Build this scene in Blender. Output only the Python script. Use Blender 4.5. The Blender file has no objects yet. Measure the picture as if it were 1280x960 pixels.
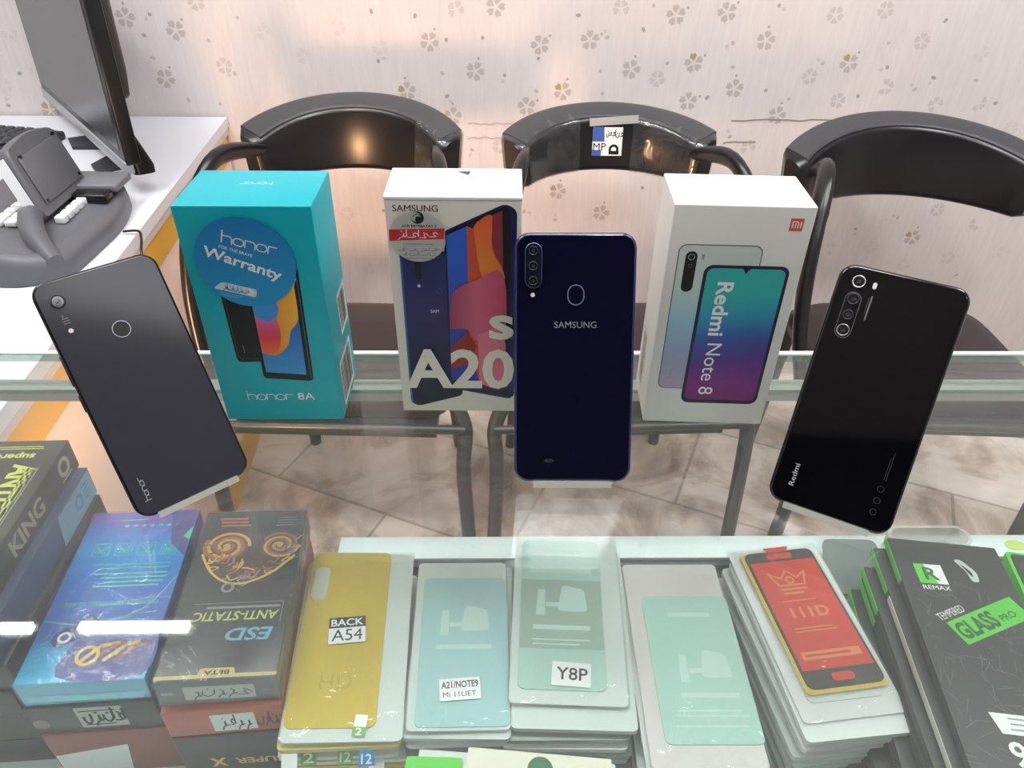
import bpy, bmesh, math, random
from mathutils import Matrix, Vector, Euler
random.seed(7)
R = math.radians
S = bpy.context.scene
COL = S.collection

# ------------------------------------------------------------------ camera, world, lights, exposure
cam = bpy.data.objects.new('camera', bpy.data.cameras.new('camera'))
COL.objects.link(cam)
cam.data.sensor_width = 36.0
cam.data.lens = 936.0 / 1280.0 * 36.0
cam.data.clip_start = 0.02
_r, _u, _f = Vector((.99983870, -.01433019, .01082673)), Vector((-.00018048, .59476697, .80389814)), Vector((.01795939, .80377043, -.59466845))
cam.matrix_world = Matrix(((_r.x, _u.x, -_f.x, 0), (_r.y, _u.y, -_f.y, 0), (_r.z, _u.z, -_f.z, 1.30467), (0, 0, 0, 1)))
S.camera = cam
S.view_settings.view_transform = 'Standard'
S.view_settings.look = 'None'
S.view_settings.gamma = 1.0
S.view_settings.exposure = 0.0
S.cycles.transparent_max_bounces = 24
S.cycles.max_bounces = 10

w = bpy.data.worlds.new('world'); S.world = w; w.use_nodes = True
w.node_tree.nodes['Background'].inputs[0].default_value = (.9, .95, 1, 1)
w.node_tree.nodes['Background'].inputs[1].default_value = 0.05

def lamp(name, kind, loc, energy, color, size=.2, size_y=None, rot=(0, 0, 0)):
    d = bpy.data.lights.new(name, kind); d.energy = energy; d.color = color
    if kind == 'AREA':
        d.size = size
        if size_y: d.shape = 'RECTANGLE'; d.size_y = size_y
    elif kind == 'POINT': d.shadow_soft_size = size
    o = bpy.data.objects.new(name, d); o.location = loc; o.rotation_euler = rot; COL.objects.link(o)
    return o
# the warm spot low behind the counter, shining past the desk side onto the wall
_s = lamp('warm_spot', 'SPOT', (-.57, .54, .60), 46, (1, .55, .27))
_s.data.spot_size = R(84); _s.data.spot_blend = .7; _s.data.shadow_soft_size = .11
_s.rotation_euler = (Vector((-.25, 1.82, .78)) - _s.location).to_track_quat('-Z', 'Y').to_euler()
# added unseen fill spots brightening the papered wall behind the chairs
for _x in (-.75, .3, 1.35):
    _w = lamp('wall_fill_spot', 'SPOT', (_x, .15, 2.68), 63, (1, 1, 1))
    _w.data.spot_size = R(62); _w.data.spot_blend = .6; _w.data.shadow_soft_size = .12
    _w.rotation_euler = (Vector((_x * 1.05, 1.80, .45)) - _w.location).to_track_quat('-Z', 'Y').to_euler()
PANEL_EMIT = 17.0; PANEL_FRONT = 5.0
TUBE_EMIT = 26.0

# ------------------------------------------------------------------ helpers
def lin(c):
    return tuple(((x / 255) / 12.92 if x / 255 <= .04045 else ((x / 255 + .055) / 1.055) ** 2.4) for x in c) + (1,)
MATS = {}
def P(name, col, rough=.5, metal=0., spec=.5, coat=0., emit=0., noise=0., nscale=40., bump=0., bscale=200.):
    if name in MATS: return MATS[name]
    m = bpy.data.materials.new(name); m.use_nodes = True; nt = m.node_tree
    b = nt.nodes['Principled BSDF']; c = lin(col)
    b.inputs['Base Color'].default_value = c
    b.inputs['Roughness'].default_value = rough
    b.inputs['Metallic'].default_value = metal
    b.inputs['Specular IOR Level'].default_value = spec
    b.inputs['Coat Weight'].default_value = coat
    b.inputs['Coat Roughness'].default_value = .05
    if emit:
        b.inputs['Emission Color'].default_value = c; b.inputs['Emission Strength'].default_value = emit
    if noise or bump:
        tc = nt.nodes.new('ShaderNodeTexCoord')
    if noise:
        n = nt.nodes.new('ShaderNodeTexNoise'); n.inputs['Scale'].default_value = nscale; n.inputs['Detail'].default_value = 5
        nt.links.new(tc.outputs['Object'], n.inputs['Vector'])
        mx = nt.nodes.new('ShaderNodeMix'); mx.data_type = 'RGBA'
        mx.inputs[6].default_value = tuple(x * (1 - noise) for x in c[:3]) + (1,)
        mx.inputs[7].default_value = tuple(min(1, x * (1 + noise)) for x in c[:3]) + (1,)
        nt.links.new(n.outputs['Fac'], mx.inputs[0]); nt.links.new(mx.outputs[2], b.inputs['Base Color'])
    if bump:
        n2 = nt.nodes.new('ShaderNodeTexNoise'); n2.inputs['Scale'].default_value = bscale
        nt.links.new(tc.outputs['Object'], n2.inputs['Vector'])
        bp = nt.nodes.new('ShaderNodeBump'); bp.inputs['Strength'].default_value = bump; bp.inputs['Distance'].default_value = .002
        nt.links.new(n2.outputs['Fac'], bp.inputs['Height']); nt.links.new(bp.outputs['Normal'], b.inputs['Normal'])
    MATS[name] = m
    return m

def ramp_mat(name, stops, axis, lo, hi, rough=.35, coat=0., wob=0., metal=0.):
    """printed colour gradient along one object axis between lo and hi (metres)"""
    m = bpy.data.materials.new(name); m.use_nodes = True; nt = m.node_tree; b = nt.nodes['Principled BSDF']
    tc = nt.nodes.new('ShaderNodeTexCoord'); sp = nt.nodes.new('ShaderNodeSeparateXYZ'); mr = nt.nodes.new('ShaderNodeMapRange')
    nt.links.new(tc.outputs['Object'], sp.inputs[0])
    src = sp.outputs['XYZ'.index(axis)]
    if wob:
        n = nt.nodes.new('ShaderNodeTexNoise'); n.inputs['Scale'].default_value = 22
        nt.links.new(tc.outputs['Object'], n.inputs['Vector'])
        a = nt.nodes.new('ShaderNodeMath'); a.operation = 'MULTIPLY_ADD'; a.inputs[1].default_value = wob
        nt.links.new(n.outputs['Fac'], a.inputs[0]); nt.links.new(src, a.inputs[2]); src = a.outputs[0]
    nt.links.new(src, mr.inputs[0]); mr.inputs[1].default_value = lo; mr.inputs[2].default_value = hi
    cr = nt.nodes.new('ShaderNodeValToRGB'); e = cr.color_ramp.elements
    while len(e) < len(stops): e.new(.5)
    for el, (p, c) in zip(e, stops): el.position = p; el.color = lin(c)
    nt.links.new(mr.outputs[0], cr.inputs[0]); nt.links.new(cr.outputs[0], b.inputs['Base Color'])
    b.inputs['Roughness'].default_value = rough; b.inputs['Coat Weight'].default_value = coat; b.inputs['Metallic'].default_value = metal
    MATS[name] = m
    return m

def glassy(name, tint=(1, 1, 1), haze=0., hazecol=(230, 235, 232), f0=.04, rough=0.0, crinkle=0.):
    """thin clear sheet: straight-through transparency, Fresnel reflection, optional milky film"""
    m = bpy.data.materials.new(name); m.use_nodes = True; nt = m.node_tree; nt.nodes.clear()
    out = nt.nodes.new('ShaderNodeOutputMaterial')
    tr = nt.nodes.new('ShaderNodeBsdfTransparent'); tr.inputs[0].default_value = (*tint, 1)
    gl = nt.nodes.new('ShaderNodeBsdfGlossy'); gl.inputs['Roughness'].default_value = rough; gl.inputs[0].default_value = (1, 1, 1, 1)
    if crinkle:
        tc = nt.nodes.new('ShaderNodeTexCoord'); nz = nt.nodes.new('ShaderNodeTexNoise'); nz.inputs['Scale'].default_value = 38; nz.inputs['Detail'].default_value = 3; nz.inputs['Distortion'].default_value = 1.2
        bp = nt.nodes.new('ShaderNodeBump'); bp.inputs['Strength'].default_value = crinkle; bp.inputs['Distance'].default_value = .004
        nt.links.new(tc.outputs['Object'], nz.inputs['Vector']); nt.links.new(nz.outputs['Fac'], bp.inputs['Height']); nt.links.new(bp.outputs['Normal'], gl.inputs['Normal'])
    g = nt.nodes.new('ShaderNodeNewGeometry'); dt = nt.nodes.new('ShaderNodeVectorMath'); dt.operation = 'DOT_PRODUCT'
    nt.links.new(g.outputs['Incoming'], dt.inputs[0]); nt.links.new(g.outputs['Normal'], dt.inputs[1])
    def mth(op, a, b=None):
        n = nt.nodes.new('ShaderNodeMath'); n.operation = op
        for i, v in enumerate((a, b)):
            if v is None: continue
            if isinstance(v, (int, float)): n.inputs[i].default_value = v
            else: nt.links.new(v, n.inputs[i])
        return n.outputs[0]
    c = mth('ABSOLUTE', dt.outputs['Value']); k = mth('POWER', mth('SUBTRACT', 1, c), 5)
    fr = mth('ADD', mth('MULTIPLY', k, 1 - f0), f0)
    base = tr.outputs[0]
    if haze:
        df = nt.nodes.new('ShaderNodeBsdfDiffuse'); df.inputs[0].default_value = lin(hazecol)
        mh = nt.nodes.new('ShaderNodeMixShader'); mh.inputs[0].default_value = haze
        nt.links.new(base, mh.inputs[1]); nt.links.new(df.outputs[0], mh.inputs[2]); base = mh.outputs[0]
    mx = nt.nodes.new('ShaderNodeMixShader')
    nt.links.new(fr, mx.inputs[0]); nt.links.new(base, mx.inputs[1]); nt.links.new(gl.outputs[0], mx.inputs[2])
    nt.links.new(mx.outputs[0], out.inputs[0])
    MATS[name] = m
    return m

def fr(o, u, v):
    """matrix whose local x, y run along u, v on a face at o and whose z is the face normal"""
    o, u, v = Vector(o), Vector(u).normalized(), Vector(v).normalized(); n = u.cross(v)
    return Matrix(((u.x, v.x, n.x, o.x), (u.y, v.y, n.y, o.y), (u.z, v.z, n.z, o.z), (0, 0, 0, 1)))
def T(x=0, y=0, z=0): return Matrix.Translation((x, y, z))
def RZ(a): return Matrix.Rotation(R(a), 4, 'Z')
def RX(a): return Matrix.Rotation(R(a), 4, 'X')
def RY(a): return Matrix.Rotation(R(a), 4, 'Y')
I4 = Matrix.Identity(4)
LAY = .00012

def rrect(x0, y0, x1, y1, r, n=6):
    r = max(1e-5, min(r, (x1 - x0) / 2 - 1e-6, (y1 - y0) / 2 - 1e-6)); pts = []
    for cx, cy, a0 in ((x1 - r, y1 - r, 0), (x0 + r, y1 - r, 90), (x0 + r, y0 + r, 180), (x1 - r, y0 + r, 270)):
        for i in range(n + 1):
            a = R(a0 + 90 * i / n); pts.append((cx + r * math.cos(a), cy + r * math.sin(a)))
    return pts
def circ(x, y, r, ry=None, n=28, a0=0, a1=360):
    ry = ry or r
    full = abs(a1 - a0) >= 360
    return [(x + r * math.cos(R(a0 + (a1 - a0) * i / (n if full else n - 1))), y + ry * math.sin(R(a0 + (a1 - a0) * i / (n if full else n - 1)))) for i in range(n)]
def rpoly(pts, rad, n=5):
    """polygon with rounded corners"""
    out = []; N = len(pts)
    for i in range(N):
        p0, p, p1 = Vector(pts[i - 1]), Vector(pts[i]), Vector(pts[(i + 1) % N])
        r = rad[i] if isinstance(rad, (list, tuple)) else rad
        a, b = (p0 - p), (p1 - p); d = min(r, a.length * .48, b.length * .48)
        A, B = p + a.normalized() * d, p + b.normalized() * d
        for k in range(n + 1):
            t = k / n; out.append(tuple((1 - t) ** 2 * A + 2 * t * (1 - t) * p + t * t * B))
    return out
def crom(pts, n=8):
    pts = [Vector(p) for p in pts]; out = []
    for i in range(len(pts) - 1):
        p0 = pts[max(i - 1, 0)]; p1 = pts[i]; p2 = pts[i + 1]; p3 = pts[min(i + 2, len(pts) - 1)]
        for k in range(n):
            t = k / n
            out.append(.5 * ((2 * p1) + (p2 - p0) * t + (2 * p0 - 5 * p1 + 4 * p2 - p3) * t * t + (3 * p1 - p0 - 3 * p2 + p3) * t ** 3))
    out.append(pts[-1]); return out

_TX = {}
def text_geo(s, bold=0.0):
    key = (s, bold)
    if key not in _TX:
        cu = bpy.data.curves.new('lettering', 'FONT'); cu.body = s; cu.size = 1; cu.offset = bold; cu.resolution_u = 3
        o = bpy.data.objects.new('lettering', cu); me = bpy.data.meshes.new_from_object(o)
        vs = [v.co.copy() for v in me.vertices]; fs = [tuple(p.vertices) for p in me.polygons]
        bpy.data.objects.remove(o); bpy.data.curves.remove(cu); bpy.data.meshes.remove(me)
        if vs:
            x0 = min(v.x for v in vs); x1 = max(v.x for v in vs); y0 = min(v.y for v in vs); y1 = max(v.y for v in vs)
        else: x0 = x1 = y0 = y1 = 0
        _TX[key] = (vs, fs, (x0, x1, y0, y1))
    return _TX[key]

class MB:
    def __init__(s): s.v = []; s.f = []; s.m = []; s.sm = []; s.mats = []
    def slot(s, m):
        if m not in s.mats: s.mats.append(m)
        return s.mats.index(m)
    def add(s, vs, fs, m, M=I4, smooth=False):
        b = len(s.v); k = s.slot(m)
        s.v += [tuple(M @ Vector(v)) for v in vs]
        for f in fs: s.f.append(tuple(b + i for i in f)); s.m.append(k); s.sm.append(smooth)
        return s
    def box(s, x0, x1, y0, y1, z0, z1, m, M=I4, r=0., seg=2):
        if r:
            bm = bmesh.new(); bmesh.ops.create_cube(bm, size=1)
            for v in bm.verts: v.co = Vector(((x0 + x1) / 2 + v.co.x * (x1 - x0), (y0 + y1) / 2 + v.co.y * (y1 - y0), (z0 + z1) / 2 + v.co.z * (z1 - z0)))
            bmesh.ops.bevel(bm, geom=list(bm.edges), offset=r, segments=seg, profile=.5, affect='EDGES')
            bm.verts.index_update()
            s.add([v.co.copy() for v in bm.verts], [tuple(v.index for v in f.verts) for f in bm.faces], m, M, True); bm.free(); return s
        vs = [(x, y, z) for z in (z0, z1) for y in (y0, y1) for x in (x0, x1)]
        return s.add(vs, [(0, 2, 3, 1), (4, 5, 7, 6), (0, 1, 5, 4), (2, 6, 7, 3), (0, 4, 6, 2), (1, 3, 7, 5)], m, M)
    def flat(s, poly, m, M=I4, z=0.):
        return s.add([(p[0], p[1], z) for p in poly], [tuple(range(len(poly)))], m, M)
    def prism(s, poly, z0, z1, m, M=I4, smooth=False, mtop=None):
        n = len(poly)
        s.add([(p[0], p[1], z0) for p in poly] + [(p[0], p[1], z1) for p in poly],
              [(i, (i + 1) % n, n + (i + 1) % n, n + i) for i in range(n)], m, M, smooth)
        s.add([(p[0], p[1], z0) for p in poly], [tuple(range(n))[::-1]], m, M)
        s.add([(p[0], p[1], z1) for p in poly], [tuple(range(n))], mtop or m, M); return s
    def stack(s, loops, m, M=I4, cap0=True, cap1=True, smooth=True, mcap0=None, mcap1=None):
        """loops of 3D points joined in a tube"""
        n = len(loops[0]); vs = [p for l in loops for p in l]; fs = []
        for k in range(len(loops) - 1):
            for i in range(n): fs.append((k * n + i, k * n + (i + 1) % n, (k + 1) * n + (i + 1) % n, (k + 1) * n + i))
        s.add(vs, fs, m, M, smooth)
        if cap0: s.add(loops[0], [tuple(range(n))[::-1]], mcap0 or m, M)
        if cap1: s.add(loops[-1], [tuple(range(n))], mcap1 or m, M)
        return s
    def slab(s, wdt, h, t, r, m, M=I4, edge=.0012, mtop=None, mbot=None, x0=None, y0=None):
        """rounded-rectangle slab with softened rims, back face at z=0, front at -t; local x centred, y from 0"""
        lv = [(edge, -t), (edge * .3, -t + edge * .3), (0, -t + edge), (0, -edge), (edge * .3, -edge * .3), (edge, 0)]
        loops = [[(x, y, z) for x, y in rrect(-wdt / 2 + i, i, wdt / 2 - i, h - i, r - i)] for i, z in lv]
        return s.stack(loops, m, M, True, True, True, mbot, mtop)
    def tube(s, pts, r, m, M=I4, n=10, flat=1., up=None, caps=True):
        pts = [Vector(p) for p in pts]; loops = []; N = len(pts)
        ref = Vector(up) if up else None
        for i, p in enumerate(pts):
            t = (pts[min(i + 1, N - 1)] - pts[max(i - 1, 0)]).normalized()
            a = ref if ref is not None else Vector((0, 0, 1))
            if abs(a.dot(t)) > .97: a = Vector((0, 1, 0)) if ref is None else Vector((1, 0, 0))
            x = t.cross(a).normalized()
            if ref is None: ref = x.cross(t)
            y = x.cross(t).normalized()
            if up is None: ref = y
            rr = r[i] if isinstance(r, (list, tuple)) else r
            loops.append([tuple(p + x * (rr * math.cos(2 * math.pi * k / n)) + y * (rr * flat * math.sin(2 * math.pi * k / n))) for k in range(n)])
        return s.stack(loops, m, M, caps, caps)
    def disc(s, x, y, r, z0, z1, m, M=I4, n=24, mtop=None): return s.prism(circ(x, y, r, n=n), z0, z1, m, M, True, mtop)
    def ring(s, x, y, r0, r1, z, m, M=I4, n=28, ky=1.):
        vs = [(x + r * math.cos(2 * math.pi * i / n), y + ky * r * math.sin(2 * math.pi * i / n), z) for r in (r0, r1) for i in range(n)]
        return s.add(vs, [(i, (i + 1) % n, n + (i + 1) % n, n + i)[::-1] for i in range(n)], m, M)
    def stroke(s, pts, wd, m, M=I4, z=0., dots=True):
        for a, b in zip(pts[:-1], pts[1:]):
            a, b = Vector(a), Vector(b); d = (b - a)
            if d.length < 1e-7: continue
            q = Vector((-d.y, d.x)).normalized() * wd / 2
            s.flat([tuple(a - q), tuple(b - q), tuple(b + q), tuple(a + q)], m, M, z)
        if dots:
            for p in pts: s.flat(circ(p[0], p[1], wd / 2, n=8), m, M, z)
        return s
    def text(s, t, m, x, y, height=None, width=None, M=I4, z=LAY, bold=0., rot=0., align='l', shear=0.):
        """text with its box's lower-left corner at x, y; height = height of the drawn glyphs"""
        wide_m = 'M' in t   # the font's M breaks when its outline is offset, so it is thickened by shifted copies
        vs, fs, (x0, x1, y0, y1) = text_geo(t, 0. if wide_m else bold)
        if not vs: return s
        sy = height / (y1 - y0) if height else None; sx = width / (x1 - x0) if width else None
        sy = sy or sx; sx = sx or sy
        ox = {'l': 0, 'c': -.5, 'r': -1}[align] * (x1 - x0) * sx
        A = M @ T(x, y, z) @ RZ(rot)
        for i, (dx, dy) in enumerate(((bold, 0), (-bold, 0), (0, 0)) if wide_m and bold > .003 else ((0, 0),)):
            s.add([((v.x + dx - x0) * sx + ox + shear * (v.y + dy - y0) * sy, (v.y + dy - y0) * sy, i * 3e-5) for v in vs], fs, m, A)
        return s
    def bars(s, x0, x1, ys, h, m, M=I4, z=LAY, jit=.25):
        for y in ys:
            a = x0 + random.random() * jit * (x1 - x0) * .3; b = x1 - random.random() * jit * (x1 - x0)
            s.flat([(a, y), (b, y), (b, y + h), (a, y + h)], m, M, z)
        return s
    def build(s, name, parent=None, M=None):
        me = bpy.data.meshes.new(name); me.from_pydata(s.v, [], s.f)
        for m in s.mats: me.materials.append(m)
        me.polygons.foreach_set('material_index', s.m); me.polygons.foreach_set('use_smooth', s.sm); me.update()
        o = bpy.data.objects.new(name, me); COL.objects.link(o)
        if parent: o.parent = parent
        if M is not None: o.matrix_world = M if parent is None else o.matrix_world
        if M is not None and parent: o.matrix_local = M
        return o

def scrib(mb, M, x, y, wd, ht, m, seed, z=LAY, th=.0011):
    """a few handwritten strokes in a script one cannot read"""
    r = random.Random(seed); cx = x
    while cx < x + wd:
        w_ = wd * r.uniform(.16, .3); b = y + ht * r.uniform(.15, .35)
        kind = r.randrange(3)
        if kind == 0: p = [(cx + w_, b + ht * .55), (cx + w_ * .9, b + ht * .1), (cx + w_ * .4, b - ht * .15), (cx, b + ht * .1), (cx + w_ * .05, b + ht * .35)]
        elif kind == 1: p = [(cx + w_, b + ht * .1), (cx + w_ * .75, b + ht * .05), (cx + w_ * .7, b + ht * .42), (cx + w_ * .62, b + ht * .05), (cx + w_ * .35, b - ht * .05), (cx + w_ * .1, b - ht * .3)]
        else: p = [(cx + w_, b + ht * .3), (cx + w_ * .7, b + ht * .5), (cx + w_ * .5, b + ht * .25), (cx + w_ * .75, b + ht * .05), (cx + w_ * .3, b), (cx, b + ht * .02)]
        mb.stroke([tuple(q)[:2] for q in crom([(*q, 0) for q in p], 4)], th, m, M, z)
        if r.random() < .7: mb.flat(circ(cx + w_ * .5, b + ht * r.uniform(.45, .7), th * .7, n=8), m, M, z)
        if r.random() < .35: mb.stroke([(cx + w_, b + ht * .1), (cx + w_ * 1.02, b + ht * .85)], th, m, M, z)
        cx += w_ * 1.12

def tag(o, label, cat, group=None):
    o['label'] = label; o['category'] = cat
    if group: o['group'] = group
    return o
def thing(name, label, cat, M=None, group=None):
    o = bpy.data.objects.new(name, None); o.empty_display_size = .02; COL.objects.link(o)
    if M is not None: o.matrix_world = M
    return tag(o, label, cat, group)
def struct(o): o['kind'] = 'structure'; return o
def dup(root, M, label=None, group=None):
    r = root.copy(); COL.objects.link(r); r.matrix_world = M
    if label: r['label'] = label
    if group: r['group'] = group
    for ch in list(root.children):
        c = ch.copy(); COL.objects.link(c); c.parent = r
        for g in ch.children:
            d = g.copy(); COL.objects.link(d); d.parent = c
    return r

# ------------------------------------------------------------------ materials
GLASS = glassy('showcase_glass', (.955, .985, .97), haze=.025)
EDGE = glassy('glass_edge_green', (.72, .82, .76), haze=.2, hazecol=(186, 206, 192))
FILM = glassy('clear_film', (.98, .99, .99), haze=.035, f0=.05, rough=.06, crinkle=.35)
FILM2 = glassy('cloudy_film', (.97, .97, .97), haze=.38, hazecol=(226, 224, 220), f0=.05, rough=.15)
WHITE = P('white_laminate', (226, 228, 234), .35)
WHITEM = P('white_matt', (232, 232, 230), .6)
SHELFW = P('white_shelf', (224, 236, 236), .4)
BLACKP = P('black_plastic', (20, 20, 22), .25)
BLK = P('black_print', (16, 16, 18), .5)
WPR = P('white_print', (238, 238, 238), .5)
GREYPR = P('grey_print', (150, 150, 150), .5)
LENS = P('lens_glass', (8, 9, 12), .05, coat=1)
LENS2 = P('lens_core', (70, 74, 78), .15, metal=.4)
CHROME = P('bright_metal', (205, 206, 208), .2, metal=1)
GREYM = P('grey_metal', (120, 122, 122), .35, metal=.7)

# ------------------------------------------------------------------ the room
def wallpaper():
    m = P('wallpaper', (222, 213, 210), .75)
    nt = m.node_tree; b = nt.nodes['Principled BSDF']
    tc = nt.nodes.new('ShaderNodeTexCoord'); mp = nt.nodes.new('ShaderNodeMapping')
    mp.inputs['Scale'].default_value = (55, 55, 7); nt.links.new(tc.outputs['Object'], mp.inputs[0])
    n = nt.nodes.new('ShaderNodeTexNoise'); n.inputs['Scale'].default_value = 1.6; n.inputs['Detail'].default_value = 6; n.inputs['Roughness'].default_value = .65
    nt.links.new(mp.outputs[0], n.inputs['Vector'])
    cr = nt.nodes.new('ShaderNodeValToRGB'); e = cr.color_ramp.elements
    e[0].position = .3; e[0].color = lin((216, 207, 205)); e[1].position = .68; e[1].color = lin((224, 216, 213))
    nt.links.new(n.outputs['Fac'], cr.inputs[0])
    n2 = nt.nodes.new('ShaderNodeTexNoise'); n2.inputs['Scale'].default_value = 5; nt.links.new(tc.outputs['Object'], n2.inputs['Vector'])
    mx = nt.nodes.new('ShaderNodeMix'); mx.data_type = 'RGBA'; mx.blend_type = 'MULTIPLY'; mx.inputs[0].default_value = .35
    cr2 = nt.nodes.new('ShaderNodeValToRGB'); cr2.color_ramp.elements[0].color = (.86, .86, .86, 1); cr2.color_ramp.elements[0].position = .35; cr2.color_ramp.elements[1].position = .65
    nt.links.new(n2.outputs['Fac'], cr2.inputs[0]); nt.links.new(cr.outputs[0], mx.inputs[6]); nt.links.new(cr2.outputs[0], mx.inputs[7])
    nt.links.new(mx.outputs[2], b.inputs['Base Color'])
    return m
WP = wallpaper()
F1 = P('flower_grey', (186, 177, 173), .7); F2 = P('flower_pale', (200, 191, 188), .7); F3 = P('flower_faint', (211, 202, 198), .7)
OL = P('flower_olive', (172, 156, 104), .7); BU = P('bud_grey', (166, 157, 152), .7); CREA = P('crease_brown', (150, 136, 124), .8)
FL = [(-0.156, 0.919, 1), (-0.054, 0.856, 1), (-0.214, 0.811, 2), (-0.109, 0.754, 1), (0.094, 0.914, 1), (0.206, 0.925, 1), (-0.007, 0.991, 1), (0.306, 0.863, 1), (0.15, 0.813, 2), (0.066, 0.778, 1), (0.003, 0.682, 0.8), (0.03, 0.729, 0.5), (0.27, 0.99, 0.7), (-0.094, 0.985, 0.6), (-0.269, 0.906, 0.4), (-0.359, 0.947, 0.35), (0.394, 0.978, 1), (0.507, 0.985, 1), (0.75, 0.981, 0.9), (0.86, 0.992, 0.8), (0.606, 0.927, 1), (0.963, 0.928, 0.8), (0.449, 0.878, 2), (0.809, 0.88, 2), (0.369, 0.842, 0.8), (0.725, 0.85, 0.8), (1.109, 0.903, 0.4), (0.554, 0.822, 1), (0.911, 0.828, 0.7), (0.449, 0.792, 1), (0.806, 0.796, 0.9), (1.147, 0.793, 0.6), (0.668, 0.761, 1), (1.043, 0.788, 0.6), (0.614, 0.683, 0.7), (1.248, 0.733, 0.4), (-0.719, 0.938, 1.2), (-0.768, 0.835, 1.2), (-0.823, 0.963, 1), (-0.628, 0.864, 0.6), (-0.66, 0.996, 0.8), (-1.144, 0.817, 0.3), (-1.089, 0.932, 0.35), (-1.056, 0.853, 0.3), (-1.058, 0.761, 2), (0.15, 0.568, 2), (0.265, 0.51, 1), (-0.391, 0.505, 0.4), (-0.349, 0.346, 0.4), (1.142, 0.523, 0.6), (1.258, 0.483, 0.6), (1.101, 0.444, 2), (0.889, 0.41, 0.5), (1.014, 0.482, 0.5), (1.219, 0.385, 0.5), (1.364, 0.402, 0.5), (1.0, 0.415, 0.5), (1.105, 0.365, 0.4), (-0.524, 0.936, 0.25), (-0.443, 0.886, 0.25)]
BD = [(-0.185, 0.972), (-0.275, 0.877), (-0.121, 0.8), (-0.036, 0.928), (-0.118, 0.923), (-0.13, 0.851), (0.014, 0.848), (0.088, 0.813), (0.244, 0.808), (0.091, 0.885), (0.235, 0.859), (0.245, 0.931), (-0.065, 0.673), (0.177, 0.976), (-0.281, 0.98), (0.541, 0.87), (0.532, 0.921), (0.629, 0.818), (0.688, 0.799), (0.901, 0.872), (0.888, 0.924), (0.749, 0.88), (0.388, 0.877), (1.002, 0.972), (0.62, 0.999), (0.325, 0.948), (0.981, 0.823), (1.017, 0.85), (1.12, 0.844), (1.186, 0.793), (0.851, 0.807), (0.493, 0.801), (0.564, 0.709), (0.342, 0.997), (-0.607, 0.847), (-0.768, 0.97), (-0.785, 0.88), (-0.792, 0.927), (-0.577, 0.965), (-0.651, 0.917), (-0.727, 0.787), (-0.656, 0.779), (0.365, 0.578), (0.066, 0.513), (0.147, 0.49), (-0.297, 0.514), (0.942, 0.468), (1.261, 0.332), (1.044, 0.5), (-1.151, 0.772), (-1.098, 0.844)]
WY = 1.82
def back_wall():
    mb = MB(); mb.box(-2.6, 2.6, WY, WY + .12, 0, 2.75, WP)
    rnd = random.Random(3)
    # the pattern goes on over the rest of the wall, above and beside the frame
    fl = list(FL); bd = list(BD)
    for i in range(-9, 10):
        for k in range(7):
            x = i * .27 + (k % 2) * .13 + rnd.uniform(-.04, .04); z = 1.08 + k * .24 + rnd.uniform(-.05, .05)
            fl.append((x, z, rnd.choice((.6, .8, 1, 1, 2)))); bd.append((x + .09, z + .05))
    for x, z, k in fl:
        Mx = fr((x, WY - .0004, z), (1, 0, 0), (0, 0, 1)) @ RZ(rnd.uniform(0, 72))
        r = .021 * (1.1 if k >= 1 else .95); mat = F1 if k >= 1 else (F2 if k >= .55 else F3)
        for p in range(5):
            if rnd.random() < (.0 if k >= .8 else .2): continue
            q = Mx @ RZ(72 * p)
            pet = [(.0, .004), (.0065, .35 * r + .004), (.0078, .68 * r), (.0045, .95 * r), (0, .84 * r), (-.0045, .95 * r), (-.0078, .68 * r), (-.0065, .35 * r + .004)]
            mb.flat(pet, OL if (k == 2 and p == 0) else mat, q)
        if k >= 1:
            mb.flat(circ(r * 1.15, r * .5, .003, n=8), BU, Mx)
    for x, z in bd:
        Mx = fr((x, WY - .0005, z), (1, 0, 0), (0, 0, 1)) @ RZ(rnd.uniform(0, 360))
        mb.flat(circ(0, 0, .0055 * rnd.uniform(.7, 1.2), .004, n=9), BU if rnd.random() < .5 else F1, Mx)
        if rnd.random() < .35: mb.flat(circ(0, .014, .004, .005, n=9), F2, Mx)
    for x0, x1, z0 in ((.56, .81, .750), (.55, .63, .695), (-.075, .052, .737), (-.075, .055, .703)):
        p = [(x0 + (x1 - x0) * t / 9, z0 + rnd.uniform(-.003, .003)) for t in range(10)]
        mb.stroke(p, .0035, CREA if x0 > 0 else F1, fr((0, WY - .0006, 0), (1, 0, 0), (0, 0, 1)), dots=False)
    return struct(mb.build('wall_back'))
back_wall()
PAINT = P('wall_paint', (214, 212, 208), .8, noise=.03, nscale=4)
CEILM = P('ceiling_paint', (240, 240, 238), .85, noise=.015, nscale=6)
struct(MB().box(-2.72, -2.6, -2.4, WY + .12, 0, 2.75, PAINT).build('wall_left'))
struct(MB().box(2.6, 2.72, -2.4, WY + .12, 0, 2.75, PAINT).build('wall_right'))
struct(MB().box(-2.72, 2.72, -2.52, -2.4, 0, 2.75, P('dark_reflection_wall', (46, 46, 50), .6)).build('wall_front'))  # unseen wall, coloured dark so the phone backs reflect dark
struct(MB().box(-2.72, 2.72, -2.52, WY + .12, 2.75, 2.85, CEILM).build('ceiling'))
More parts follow.
